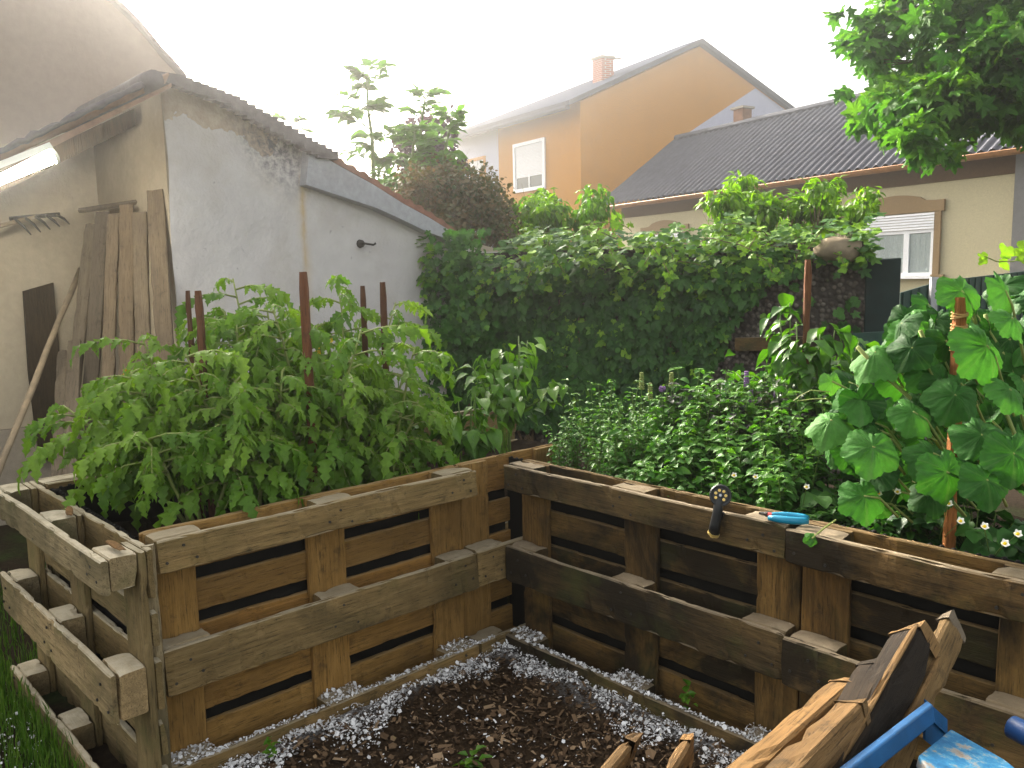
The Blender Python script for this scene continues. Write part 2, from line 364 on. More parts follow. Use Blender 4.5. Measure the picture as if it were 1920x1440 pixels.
def nz(x, y, z, s=1.0): return noise.noise((x*s, y*s, z*s))
def rough_board(mb, p0, p1, axis, seed, jit=.0025, chip=.006, ch=.004, endj=.003, seg=.035, split=0):
    """box from p0 to p1 with its long side on `axis`, worn edges, wavy faces and ragged ends"""
    p0 = np.array(p0, float); p1 = np.array(p1, float)
    b, c = [a for a in range(3) if a != axis]
    L = p1[axis]-p0[axis]; n = max(3, int(L/seg))
    w, t = p1[b]-p0[b], p1[c]-p0[c]
    cs = []   # cross-section, fraction of w,t with chamfer
    def side(a0, a1, k): return [a0+(a1-a0)*i/k for i in range(k+1)]
    for u in side(ch, w-ch, 3): cs.append((u, 0))
    for v in side(ch, t-ch, 2): cs.append((w, v))
    for u in side(w-ch, ch, 3): cs.append((u, t))
    for v in side(t-ch, ch, 2): cs.append((0, v))
    m = len(cs); vs = []
    for i in range(n+1):
        f = i/n
        for (u, v) in cs:
            pu = (u-w/2); pv = (v-t/2); end = min(f, 1-f)*L
            a = p0[axis]+f*L
            e = max(0, nz(a*17+seed, (u*30)+seed*1.7, v*30, 1)-.2)      # chips eat the edges
            k = chip*max(0, e)*1.5
            edge = 1 if (abs(abs(pu)-w/2) < ch*1.5 and abs(abs(pv)-t/2) < ch*1.5) else .0
            k = min(k, .0055, t*.2); du = -math.copysign(k*edge, pu)*1.6+jit*nz(a*2.2, seed+3, v*20)*1.0
            dv = -math.copysign(k*edge*.8, pv)+jit*nz(a*5, seed+7, u*14)
            r = 0
            if end < ch*1.6: du -= math.copysign(min(abs(pu), .003), pu); dv -= math.copysign(min(abs(pv), .002), pv)
            if i in (0, n): r = endj*nz(u*60+seed, v*60, seed)+split*nz(u*45+seed, v*18, seed*2+i)
            q = [0, 0, 0]; q[axis] = a+r; q[b] = p0[b]+u+du; q[c] = p0[c]+v+dv
            vs.append(q)
    fs = [(i*m+j, i*m+(j+1) % m, (i+1)*m+(j+1) % m, (i+1)*m+j) for i in range(n) for j in range(m)]
    fs += [list(range(m))[::-1], list(range(n*m, (n+1)*m))]
    if axis == 1: fs = [list(f)[::-1] for f in fs]
    mb.add(vs, fs)

# -------- leaves
def tmpl_simple(ws, L=1.0, fold=.25, curl=.25, ser=0, sub=1):
    """ovate leaf; ws = half widths along the midrib from base to tip (tip 0), length L along +Y"""
    n = len(ws); vs = []; ve = []; ts = []
    for i, w in enumerate(ws):
        y = L*i/(n-1); z = -curl*(i/(n-1))**2*L
        w2 = w*(1-ser*(i % 2))
        for x, vv in ((-w2, 0), (-w2*.5, .15), (0, 1), (w2*.5, .15), (w2, 0)):
            vs.append((x, y-(ser*.05 if abs(x) == w2 and i % 2 else 0), z+abs(x)*fold+ (.035*L*math.sin(i*2.1+x*9) if abs(x) == w2 else 0))); ve.append(vv)
    for i in range(n-1):
        for j in range(4):
            a, b, c, d = i*5+j, i*5+j+1, (i+1)*5+j+1, (i+1)*5+j
            ts += [(a, b, c), (a, c, d)]
    return np.array(vs), np.array(ts), np.array(ve, float)
def tmpl_radial(rs, nmain, rings=(.5, 1.0), dome=.18, wave=.06, seed=0, offs=0.0):
    """palmate leaf: rs = radii at evenly spaced angles, angle 0 = tip (+Y); nmain lobes carry veins"""
    k = len(rs); vs = [(0, 0, 0)]; ve = [1.0]; ts = []
    rr = random.Random(seed)
    for q, f in enumerate(rings):
        for i, r in enumerate(rs):
            a = 2*math.pi*i/k; x = math.sin(a)*r*f; y = math.cos(a)*r*f
            d = math.hypot(x, y)
            loc = (sum(rs)/k*.5+r*.5) if f < 1 else r
            x, y = math.sin(a)*loc*f, math.cos(a)*loc*f
            z = -dome*d*d+wave*d*math.sin(nmain*a+seed)+ rr.uniform(-.6, .6)*wave*(1.2 if f == 1 else .8)
            vs.append((x, y+offs, z)); ve.append(0.9 if r == max(rs[max(0, i-2):i+3]) and f < 1.01 else .0)
    for i in range(k): ts.append((0, 1+(i+1) % k, 1+i))
    for q in range(len(rings)-1):
        for i in range(k):
            a, b = 1+q*k+i, 1+q*k+(i+1) % k; c, d = a+k, b+k
            ts += [(a, b, d), (a, d, c)]
    return np.array(vs), np.array(ts), np.array(ve)
def lobed(peaks, k=40, base=.35, sharp=2.2, teeth=0, notch=.0):
    rs = []
    for i in range(k):
        a = 360*i/k; r = base
        for (pa, pr, pw) in peaks:
            d = abs((a-pa+180) % 360-180)/pw
            if d < 1: r = max(r, base+(pr-base)*(1-d)**(1/sharp) if sharp < 1 else base+(pr-base)*(1-d**sharp) if sharp >= 1 else r)
        if notch: 
            d = abs((a-180+180) % 360-180)
            if d < 24: r = notch+(r-notch)*d/24
        if teeth and i % 2: r *= 1-teeth
        rs.append(r)
    return rs
T_TOM = tmpl_simple([.0, .20, .33, .17, .28, .13, .20, .07, .0], 1, .25, .45, .05)
T_PEP = tmpl_simple([.0, .19, .30, .31, .25, .16, .07, 0], 1, .35, .5)
T_MINT = tmpl_simple([.0, .25, .34, .30, .2, .0], 1, .35, .35, .08)
T_WAL = tmpl_simple([.0, .15, .22, .2, .12, 0], 1, .3, .35)
T_ELD = tmpl_simple([.0, .2, .27, .22, .12, 0], 1, .2, .25)
T_ROUND = tmpl_simple([.0, .33, .46, .43, .28, 0], 1, .2, .2)
T_STRAW = tmpl_simple([.0, .26, .42, .50, .44, .3, .06], 1, .3, .25, .1)
T_PETAL = tmpl_simple([.05, .4, .48, .3, 0], 1, -.1, -.15)
T_BLADE = tmpl_simple([.02, .022, .02, .016, .010, 0], 1, .3, .5)
T_IVY = tmpl_radial(lobed([(0, 1, 40), (62, .82, 34), (298, .82, 34), (125, .6, 34), (235, .6, 34)], 30, .33, 1, 0, .12), 5, (1.0,), .12, .08, 1, .12)
T_IVY2 = tmpl_radial(lobed([(0, 1, 46), (75, .68, 44), (285, .68, 44)], 24, .46, 1.3, 0, .2), 3, (1.0,), .2, .10, 2, .15)
T_MAP = tmpl_radial(lobed([(0, 1, 30), (28, .62, 14), (332, .62, 14), (58, .95, 28), (302, .95, 28), (88, .55, 16), (272, .55, 16), (118, .62, 28), (242, .62, 28)], 48, .34, 1, 0, .1), 5, (.5, 1.0), .15, .10, 3, .1)
T_CUK = [tmpl_radial(lobed([(0, 1.0, 44), (66, .93, 40), (294, .93, 40), (132, .82, 36), (228, .82, 36)], 60, .72, 1.1, .035, .34), 5, (.28, .6, .85, 1.0), dm, .075, sd, .0) for sd, dm in ((1, .55), (2, .75), (3, .38))]

def inst(name, groups, mat, parent=None, loc=None, kind=None):
    """groups: list of (template, pos Nx3, tip Nx3, normal Nx3, size N, lv N) -> one mesh object"""
    vs = []; ts = []; lv = []; ve = []; off = 0
    for T, P, D, H, S, LV in groups:
        P = np.asarray(P, float).reshape(-1, 3); n = len(P)
        if n == 0: continue
        D = np.asarray(D, float).reshape(-1, 3); H = np.asarray(H, float).reshape(-1, 3); S = np.asarray(S, float)*np.ones(n); LV = np.asarray(LV, float)*np.ones(n)
        y = D/np.linalg.norm(D, axis=1, keepdims=True); x = np.cross(y, H+1e-5); x /= np.linalg.norm(x, axis=1, keepdims=True)+1e-9; z = np.cross(x, y)
        A = np.stack([x, y, z], 2)*S[:, None, None]
        W = np.einsum('nij,kj->nki', A, T[0])+P[:, None, :]
        k = len(T[0]); vs.append(W.reshape(-1, 3)); ts.append((T[1][None]+(np.arange(n)*k)[:, None, None]).reshape(-1, 3)+off); off += n*k
        lv.append(np.repeat(LV, len(T[1]))); ve.append(np.tile(T[2], n))
    vs = np.concatenate(vs); ts = np.concatenate(ts); lv = np.concatenate(lv); ve = np.concatenate(ve)
    if parent is not None: vs = vs-np.array(parent.location)
    me = bpy.data.meshes.new(name); me.vertices.add(len(vs)); me.vertices.foreach_set('co', vs.ravel())
    me.loops.add(ts.size); me.loops.foreach_set('vertex_index', ts.ravel().astype(np.int32))
    me.polygons.add(len(ts)); me.polygons.foreach_set('loop_start', (np.arange(len(ts))*3).astype(np.int32))
    me.update(calc_edges=True); me.polygons.foreach_set('use_smooth', np.ones(len(ts), bool))
    a = me.attributes.new('lv', 'FLOAT', 'FACE'); a.data.foreach_set('value', np.clip(lv, 0, 1))
    b = me.attributes.new('vein', 'FLOAT', 'POINT'); b.data.foreach_set('value', ve)
    me.materials.append(mat); me.update()
    o = bpy.data.objects.new(name, me); link(o, parent)
    return o
def rv(n, s=1.0): return rng.normal(0, s, (n, 3))
def cat(*gs):
    """join per-leaf lists"""
    return gs

# ------------------------------------------------------------------ setting
MB().slab([(-150, -150, 0), (150, -150, 0), (150, 150, 0), (-150, 150, 0)], (0, 0, -.5)).build('ground', MT['ground'])
tag(bpy.data.objects['ground'], 'dark earth and lawn ground under the whole garden', 'ground', kind='structure')

# soil in the L-shaped bed (lumpy sheet)
def soil_sheet(name, x0, x1, y0, y1, z, label):
    mb = MB(); nx, ny = int((x1-x0)/.05), int((y1-y0)/.05)
    vs = [(x0+(x1-x0)*i/nx, y0+(y1-y0)*j/ny, z+.03*nz(i*.3, j*.3, 2)+.02*nz(i*.9, j*.9, 5)) for j in range(ny+1) for i in range(nx+1)]
    mb.add(vs, [(j*(nx+1)+i, j*(nx+1)+i+1, (j+1)*(nx+1)+i+1, (j+1)*(nx+1)+i) for j in range(ny) for i in range(nx)])
    return tag(mb.build(name, MT['soil'], smooth=True), label, 'soil', kind='structure')
soil_sheet('soil', -1.012, -.15, -1.35, 1.1, .60, 'dark crumbly soil filling the left arm of the raised bed')
soil_sheet('soil', -.149, 2.5, .150, 1.1, .655, 'dark crumbly soil filling the right arm of the raised bed')

# ------------------------------------------------------------------ pallets
def pallet(label, loc, rz, wk, length=1.2, seed=0, skids=(1, 1, 1), detail=True):
    """euro pallet stood on its long edge: local x = length, y = depth (0 = skid face), z = up"""
    t = thing('pallet', label, 'pallet', loc, 'pallets stood on edge as raised bed walls', rz)
    sk, dk = 'skid_'+wk, 'deck_'+wk
    seg = .022 if detail else .3
    zr = [(0, .1), (.3275, .4725), (.7, .8)]
    cols = [(0, .145), (.5275, .6725), (1.055, 1.2)] if length > 1 else [(0, .145), (length-.145, length)]
    r = random.Random(seed)
    for i, (z0, z1) in enumerate(zr):
        if not skids[i]: continue
        mb = MB(); e = r.uniform(-.006, .006)
        rough_board(mb, (e, r.uniform(-.003, .001), z0), (length+e-.003, .022, z1), 0, seed*9+i*3.3, .004, .016, .004, .006, seg)
        mb.cur = 1
        for c0, c1 in cols:
            for k in range(3):
                x = c0+.03+k*.042+r.uniform(-.008, .008); z = z0+(z1-z0)*(.3+.4*(k % 2))+r.uniform(-.01, .01)
                mb.lathe((x, -.0035, z), (0, 1, 0), [(.0045, 0), (.0045, .004)], 7)
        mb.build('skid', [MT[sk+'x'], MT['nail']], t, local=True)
        for c0, c1 in cols:
            b = MB(); d = r.uniform(-.006, .006)
            rough_board(b, (c0+.002+d, .0225, z0+r.uniform(.002, .006)), (c1-.002+d, .0995, z1+r.uniform(-.004, .002)), 0, seed*5+c0*7+i, .003, .014, .0045, .004, .02 if detail else .1)
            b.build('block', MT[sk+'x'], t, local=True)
    for k, (c0, c1) in enumerate(cols):
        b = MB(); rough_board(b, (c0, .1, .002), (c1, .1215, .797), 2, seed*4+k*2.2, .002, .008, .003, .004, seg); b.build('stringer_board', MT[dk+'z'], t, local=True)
    for k, (z0, z1) in enumerate([(0.001, .145), (.186, .286), (.3275, .4725), (.514, .614), (.655, .799)]):
        b = MB(); e = r.uniform(-.004, .004)
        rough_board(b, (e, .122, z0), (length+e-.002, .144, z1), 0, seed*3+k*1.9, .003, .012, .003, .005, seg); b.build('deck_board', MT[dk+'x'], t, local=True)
    return t
pallet('brown pallet on edge forming the front of the left arm, under the tomato plants', (0, -1.33, 0), R(90), 'pale', seed=1)
pallet('short cut pallet tucked in the inner corner without its top slat', (-.004, -.125, 0), R(90), 'pale', .56, 2, (1, 1, 0))
pallet('dark mouldy pallet right of the inner corner, carrying the hose nozzle', (.004, 0, 0), 0, 'dark', seed=3)
pallet('dark pallet at the right edge of the photo, below the cucumber plant', (1.212, -.006, -.004), R(-.6), 'dark', seed=4)
pallet('pale grey weathered pallet closing the left end of the bed, splintered along its top slat', (-1.16, -1.512, -.006), R(.8), 'grey', 1.2, 5)
pallet('rear pallet behind the tomato plants, beside the leaning planks', (-1.16, -.16, 0), R(-90), 'grey', 1.2, 6, detail=False)
pallet('rear pallet behind the pepper plants, with the red strip on its rim', (-1.16, 1.05, 0), R(-90), 'grey', 1.2, 7, detail=False)
# stringer of end pallet reads as a corner post: an extra upright board nailed over the corner
t = MB(); rough_board(t, (-.006, -1.375, .0), (.008, -1.336, .795), 2, 77, .003, .012, .004, .01)
o = t.build('corner_board', MT['skid_greyz']); tag(o, 'dark upright corner board where the left end pallet meets the front pallet', 'board')

# liner: black dimpled membrane standing inside the pallets
def liner(label, path, z0, z1, side):
    t = thing('liner_sheet', label, 'liner', (path[0][0], path[0][1], z0), 'black dimpled liners inside the raised bed')
    mb = MB(); pts = []
    for a, b in zip(path[:-1], path[1:]):
        a, b = np.array(a), np.array(b); n = max(2, int(np.linalg.norm(b-a)/.03))
        pts += [a+(b-a)*i/n for i in range(n)]
    pts.append(np.array(path[-1])); k = len(pts)
    vs = []
    for i, p in enumerate(pts):
        q = .004*nz(i*.3, 1, side)
        h = z1+.012*nz(i*.25, 4, side)
        vs += [(p[0]+q, p[1]+q, z0), (p[0]+q, p[1]+q, h)]
    mb.add(vs, [(2*i, 2*i+2, 2*i+3, 2*i+1) for i in range(k-1)])
    o = mb.build('sheet', MT['liner'], t)
    so = o.modifiers.new('solid', 'SOLIDIFY'); so.thickness = .004
    d = MB()
    for i in range(0, k):
        p = pts[i]; h = vs[2*i+1][2]
        d.lathe((p[0], p[1], h-.002), (0, 0, 1), [(.0075, 0), (.006, .006), (.002, .008)], 7)
    d.build('dimples', MT['liner'], t)
    return t
liner('black dimpled liner along the left end and front of the tomato bed', [(-1.005, -.2), (-1.005, -1.345), (-.155, -1.345), (-.155, .155)], .05, .785, 1)
liner('black dimpled liner behind the right pallets under the mint and strawberries', [(-.14, .156), (2.45, .156)], .05, .785, 2)

# loose splinters on the end pallet
for i, (px, py, a, L, lab) in enumerate([(215, 1022, .5, .11, 'pale loose wood splinter lying on the near block of the left end pallet'),
                                          (130, 958, .2, .09, 'pale loose wood splinter lying on the middle block of the left end pallet')]):
    p = onz(px, py, .808); mb = MB()
    rough_board(mb, (-.011, -L/2, -.003), (.011, L/2, .004), 1, 90+i, .003, .01, .002, .02)
    o = mb.build('wood_splinter', MT['fresh']); o.location = V(p); o.rotation_euler = (0.05, .03, a+1.1); tag(o, lab, 'splinter', 'loose splinters on the left end pallet')

# ------------------------------------------------------------------ shed, lean-to and barn
XS = -2.5
t = thing('shed', 'old white plastered shed with peeling wall and sagging cement verge', 'shed', (XS, .6, 0))
prof = [(303, 164), (345, 162), (420, 186), (500, 228), (575, 266), (640, 330), (755, 388), (853, 442), (905, 472)]
top = [onx(x, y, XS) for x, y in prof]; top[0][1] = top[0][1]
yl = onx(316, 350, XS)[1]; top[0][1] = yl
tops = [(p[1], p[2]) for p in top]
def topz(y):
    ys = [a for a, b in tops]; return float(np.interp(y, ys, [b for a, b in tops]))
mb = MB(); ny, nzv = 90, 70; yr = tops[-1][0]+.35
vs = []; und = []; mou = []; rus = []
def px_of(P):
    d = np.asarray(P)-CP; z = d@FW; return 960+FPX*(d@RT)/z, 720-FPX*(d@UP)/z
mc = onx(515, 285, XS); rc = onx(565, 330, XS)
for i in range(ny+1):
    y = yl+(yr-yl)*i/ny; zt = topz(y)
    for j in range(nzv+1):
        z = zt*j/nzv
        edge = .012*nz(z*3, 1.5, 2) if i == 0 else 0
        vs.append((XS+.012*nz(y*2, z*2, 1)+.006*nz(y*7, z*7, 3), y+edge, z))
        und.append(zt-z+max(0, (y-mc[1]+.02)*3))
        d = math.hypot((y-mc[1])*1.0, (z-mc[2]-.05)*1.0+ (y-mc[1])*.5); mou.append(max(0, 1-d/.34)*1.5)
        dr = abs(y-rc[1]-.004*math.sin(z*9)); rus.append(max(0, 1-dr/.035)*(1 if z < rc[2] else 0)*min(1, .4+z/rc[2]*.6) if z < rc[2]+.03 else 0)
mb.add(vs, [(i*(nzv+1)+j, (i+1)*(nzv+1)+j, (i+1)*(nzv+1)+j+1, i*(nzv+1)+j+1) for i in range(ny) for j in range(nzv)])
o = mb.build('wall', MT['plaster'], t, smooth=True)
for nm, arr in (('under', und), ('mould', mou), ('rust', rus)):
    a = o.data.attributes.new(nm, 'FLOAT', 'POINT'); a.data.foreach_set('value', np.array(arr, float))
# body behind the front skin, left return wall
mb = MB(); pts = [(XS-.02, yl+.002, 0), (XS-.02, yr, 0)]+[(XS-.02, y, z-.01) for y, z in [(yr, topz(yr))]+tops[::-1][1:-1]+[(yl+.002, tops[0][1])]]
mb.slab(pts, (-1.3, 0, 0)); mb.build('side_wall', MT['inner'], t)
# roof over the shed: follows profile, thick, overhanging a little
def strip(mb, prof3, d, th):
    for a, b in zip(prof3[:-1], prof3[1:]):
        a = np.array(a); b = np.array(b); mb.slab([a, b, b+np.array(th), a+np.array(th)], d)
up = [onx(x, y, XS+.10) for x, y in [(318, 140), (365, 158), (425, 180), (500, 222), (560, 257), (612, 285)]]
mb = MB()
for a, b in zip(up[:-1], up[1:]):
    mb.slab([a, b, b-np.array([0, 0, .035]), a-np.array([0, 0, .035])], (-3.2, 0, 0))
# ragged tile ends along the edge
for k in range(22):
    f = k/21; y = up[0][1]+(up[-1][1]-up[0][1])*f; z = float(np.interp(y, [p[1] for p in up], [p[2] for p in up]))
    mb.box((XS+.06, y-.075, z-.042+.010*nz(k*.7, 1, 1)), (XS+.125+.01*nz(k*.7, 2, 1), y+.075, z+.004+.006*nz(k*.7, 3, 1)))
mb.build('upper_roof', MT['tile_old'], t)
vu = [onx(x, y, XS+.09) for x, y in [(580, 278), (640, 313), (700, 346), (755, 381), (805, 408), (840, 430), (862, 446)]]
vl = [onx(x, y, XS+.09) for x, y in [(574, 346), (640, 368), (707, 390), (755, 412), (800, 434), (835, 447), (862, 456)]]
mb = MB()
for i in range(len(vu)-1): mb.slab([vl[i], vl[i+1], vu[i+1], vu[i]], (-.16, 0, 0))
mb.build('verge', MT['cement'], t)
mb = MB(); lo = [p+np.array([-.02, 0, .012]) for p in vu]
for a, b in zip(lo[:-1], lo[1:]): mb.slab([a, b, b+np.array([0, 0, .035]), a+np.array([0, 0, .035])], (-3.1, 0, 0))
for k in range(14):
    f = k/13; y = vu[0][1]+(vu[-1][1]-vu[0][1])*f; z = float(np.interp(y, [p[1] for p in lo], [p[2] for p in lo]))
    mb.lathe((XS-.02, y, z+.035), (-1, 0, 0), [(.05, 0), (.05, .38)], 10)
mb.build('lower_roof', MT['tile'], t)
# wall hook
hk = onx(676, 457, XS+.01); mb = MB()
mb.tube([hk+[-.02, 0, 0], hk+[.05, .0, 0], hk+[.08, .05, -.01], hk+[.075, .07, .0]], .008, 6)
mb.lathe(hk, (1, 0, 0), [(.03, -.01), (.026, .014), (.01, .02)], 9)
mb.build('hook', MT['nail'], t)

# recessed inner wall of the lean-to, with a grey plinth
XI = -3.75
XR = XS+.25
ra = onx(318, 146, XR); rb = onx(150, 232, XR); rc2 = onx(-60, 322, XR)
mb = MB(); t = thing('lean_to', 'open lean-to left of the white shed with rusty sheet roof and plastered inner wall', 'lean-to', (XI, -2, 0))
RTZ = lambda y: ra[2]+(rc2[2]-ra[2])*(y-ra[1])/(rc2[1]-ra[1])-.07
mb.slab([(XI, yl, .62), (XI, -6, .62), (XI, -6, max(.9, RTZ(-6))), (XI, yl, RTZ(yl))], (-.2, 0, 0)); mb.build('inner_wall', MT['inner'], t)
mb = MB(); mb.box((XI-.2, -6, 0), (XI+.03, yl, .618)); mb.build('plinth', MT['plinth'], t)
# lean-to roof : slopes down to the left along y, verge toward us
mb = MB(); n = 40; vs = []
dirr = (rc2-ra)/n
for i in range(n+1):
    for j, xx in enumerate(np.linspace(0, -1.7, 30)):
        vs.append(ra+dirr*i+np.array([xx, 0, .018*math.cos(xx*2*math.pi/.11)+.006*nz(i*.4, j, 3)]))
m = 30; mb.add(vs, [(i*m+j, (i+1)*m+j, (i+1)*m+j+1, i*m+j+1) for i in range(n) for j in range(m-1)])
o = mb.build('roof_sheet', MT['rust'], t, smooth=True); o.modifiers.new('solid', 'SOLIDIFY').thickness = .012
# verge board, torn felt roll and rafter
dn = np.array([0, 0, -1.0])
mb = MB(); q0 = ra+dn*.03+np.array([.02, 0, 0]); q1 = rc2+dn*.03+np.array([.02, 0, 0])
mb.slab([q0, q1, q1+dn*.05, q0+dn*.02], (-.03, 0, 0)); mb.build('verge_board', MT['rust'], t)
mb = MB(); a = onx(268, 158, XR+.03); b = onx(-60, 312, XR+.03)
nn = 26; mb.tube([a+(b-a)*i/nn+np.array([0, .0, .012*nz(i*.8, 2, 1)]) for i in range(nn+1)], [.016+.008*nz(i*.5, 7, 1) for i in range(nn+1)], 9); mb.build('roll_felt', MT['tile_old'], t, smooth=True)
mb = MB()
for xx in (-.55, -1.15):
    mb = MB(); q0 = ra+dn*.07+np.array([xx, 0, 0]); q1 = rc2+dn*.07+np.array([xx, 0, 0]); mb.slab([q0, q1, q1+dn*.1, q0+dn*.1], (-.06, 0, 0)); mb.build('rafter', MT['plank_dark'], t)
mb = MB(); c = onx(283, 152, XR); mb.lathe(c+np.array([.05, 0, .0]), (-1, 0, 0), [(.05, 0), (.055, .1), (.055, 1.2)], 14); mb.build('ridge_cap', MT['tile_old'], t, smooth=True)
# beam across the opening
mb = MB(); p = onx(150, 395, XI+.25); q = onx(305, 372, XS-.35); mb.tube([p, q], .018, 6); mb.build('cross_rail', MT['plank'], t)

# fluorescent lamp hung under the lean-to roof
a = onx(98, 283, XR-.03)+np.array([0, 0, -.01]); b = onx(-70, 353, XR-.03); ax = nrm(b-a)
t = thing('tube_lamp', 'lit white fluorescent tube lamp under the rusty lean-to roof', 'lamp', a)
mb = MB(); side = np.array([1.0, 0, 0]); dnn = nrm(np.cross(ax, side)); dnn = dnn if dnn[2] < 0 else -dnn
mb.slab([a-side*.05-dnn*.05, a+side*.05-dnn*.05, a+side*.055-dnn*.02, a-side*.055-dnn*.02], b-a); mb.build('housing', MT['lampbody'], t)
mb = MB(); mb.tube([a+dnn*.012+ax*.01, a+dnn*.012+ax*.03, b+dnn*.012], [.03, .036, .036], 14); mb.build('tube', MT['tube'], t, smooth=True)
mb = MB(); mb.lathe(a+dnn*.012-ax*.012, ax, [(.03, 0), (.041, .004), (.041, .022)], 16); mb.build('end_cap', MT['lampbody'], t)

# tall barn behind
XB = -5.2
bp = [(150, -60), (200, 0), (238, 34), (268, 66), (300, 106), (325, 132), (345, 156)]
bt = [onx(x, y, XB) for x, y in bp]
k0 = bt[0]; slope = (bt[0][2]-bt[1][2])/(bt[0][1]-bt[1][1])
pk = np.array([XB, k0[1]-2.2, k0[2]-slope*2.2])
lft = np.array([XB, pk[1]-5, pk[2]-5*abs(slope)*.9])
t = thing('barn', 'tall beige plastered barn gable at the top left with a flared verge', 'barn', (XB, pk[1], 0))
mb = MB(); pts = [lft, pk]+bt; base = [np.array([XB, bt[-1][1], 0]), np.array([XB, lft[1], 0])]
mb.slab(pts+base, (-6, 0, 0)); mb.build('wall', MT['barn'], t)
mb = MB()
full = [lft+np.array([.0, -.3, -.25]), pk]+bt
for a, b in zip(full[:-1], full[1:]):
    o_ = np.array([.07, 0, .01]); mb.slab([a+o_, b+o_, b+o_+np.array([0, 0, .05]), a+o_+np.array([0, 0, .05])], (-6.3, 0, 0))
mb.build('roof', MT['tile_old'], t)

# planks and poles stored in the lean-to
def lean(name, label, catg, P, Q, w, th, mat, group, seed, split=.01, yawref=(1, 0, 0)):
    P = np.asarray(P, float); Q = np.asarray(Q, float); L = np.linalg.norm(Q-P)
    mb = MB()
    if th: rough_board(mb, (-w/2, -th/2, 0), (w/2, th/2, L), 2, seed, .003, .01, .003, .006, .06, split)
    else: mb.tube([(0.004*math.sin(i), 0.003*math.cos(i*1.7), L*i/8) for i in range(9)], [w/2*(1+.06*math.sin(i*2)) for i in range(9)], 9)
    o = mb.build(name, mat, smooth=not th)
    z = nrm(Q-P); y = nrm(np.cross(z, yawref)); x = np.cross(y, z)
    m = Matrix.Identity(4)
    for i in range(3): m[i][0] = x[i]; m[i][1] = y[i]; m[i][2] = z[i]; m[i][3] = P[i]
    o.matrix_world = m
    return tag(o, label, catg, group)
grp = 'old planks leaning in the lean-to'
ordn = ['tallest weathered plank leaning right beside the white shed corner', 'second plank from the shed corner in the leaning row, slightly shorter', 'third plank from the shed corner in the leaning row', 'fourth plank from the shed corner in the leaning row', 'fifth plank from the shed corner in the leaning row', 'leftmost upright plank of the leaning row behind the tomato leaves']
tops_ = [(291, 357, -2.62), (262, 398, -2.8), (238, 385, -3.0), (214, 402, -3.15), (193, 398, -3.3), (172, 420, -3.4)]
for i, ((px, py, X), lab) in enumerate(zip(tops_, ordn)):
    Q = onx(px, py, X); bx = onx(px-28-9*i, 900, X+.5)
    P = np.array([X+.38, Q[1]-.16-.06*i, 0.01])
    lean('plank', lab, 'plank', P, Q, (.10, .085, .09, .075, .09, .08)[i], .026, MT['plank'], grp, 200+i, yawref=tuple(RT))
for i, (a, b, X0, X1, w, lab) in enumerate([((118, 660), (72, 900), -3.3, -1.9, .06, 'pale batten leaning low at the left behind the end pallet'), ((140, 640), (98, 890), -3.2, -1.75, .075, 'wide pale slat leaning beside the battens behind the end pallet')]):
    Q = onx(*a, X0); P = onx(*b, -1.75); P[2] = .02
    lean('batten', lab, 'batten', P, Q, w, .03, MT['plank'], 'battens leaning in the lean-to', 230+i, yawref=tuple(RT))
Q = onx(150, 505, XI+.1); P = onx(-5, 890, -2.2); d = P-Q; P = Q+d*1.25
lean('pole', 'long thin wooden pole leaning across the dark board in the lean-to', 'pole', P, Q, .035, 0, MT['pole'], None, 0)
# dark board against the inner wall
c = [onx(x, y, XI+.06) for x, y in [(42, 546), (98, 530), (112, 690), (128, 862), (72, 862), (52, 700)]]
o = MB().slab(c, (.03, 0, 0)).build('dark_board', MT['plank_dark']); tag(o, 'dark brown broken board standing against the lean-to inner wall', 'board')
# rake hung up
t = thing('garden_rake', 'garden rake hung upside in the lean-to with its tines showing', 'rake', onx(40, 420, XI+.25))
mb = MB(); a = onx(18, 410, XI+.25); b = onx(112, 402, XI+.25); mb.tube([a, b], .014, 7); mb.build('head', MT['nail'], t)
mb = MB()
for k in range(5):
    p = a+(b-a)*(.08+.21*k); e = onx(60+18*k-2, 440-5*k, XI+.42); mb.tube([p, p*.4+e*.6+np.array([0, 0, .01]), e], [.009, .008, .004], 6)
mb.build('tines', MT['nail'], t)
mb = MB(); mb.tube([(a+b)/2, onx(-60, 440, XI+.3)], .014, 7); mb.build('handle', MT['pole'], t)

# red strip on rear rim
p = onz(800, 808, .812); q = onz(905, 792, .812); p[0] = q[0] = -1.08
mb = MB(); mb.tube([p+(q-p)*i/8+np.array([.006*math.sin(i*1.4), 0, 0]) for i in range(9)], .013, 8)
tag(mb.build('red_pipe', MT['redpipe'], smooth=True), 'red plastic pipe lying on the rear rim of the tomato bed', 'pipe')

# ------------------------------------------------------------------ garden wall, ivy, fence
A = at(845, 600, 6.25); B = at(1622, 560, 5.15); A[2] = B[2] = 0
wd = B-A; WL = np.linalg.norm(wd); wd = wd/WL; wn = np.array([wd[1], -wd[0], 0])      # toward the camera side
if np.dot(wn, CP-A) < 0: wn = -wn
zt = 1.52+.24
t = thing('garden_wall', 'pebbled concrete garden wall mostly hidden by ivy', 'garden wall', (A+B)/2)
mb = MB(); n1, n2 = 60, 30; vs = []
for i in range(n1+1):
    for j in range(n2+1):
        s = WL*i/n1; z = (zt-.05)*j/n2; p = A+wd*s+wn*(.014*nz(s*9, z*9, 1)+.01*nz(s*25, z*25, 2)); vs.append((p[0], p[1], z))
mb.add(vs, [(i*(n2+1)+j, (i+1)*(n2+1)+j, (i+1)*(n2+1)+j+1, i*(n2+1)+j+1) for i in range(n1) for j in range(n2)])
Bk = [A-wn*.03, B-wn*.03+wd*.005]
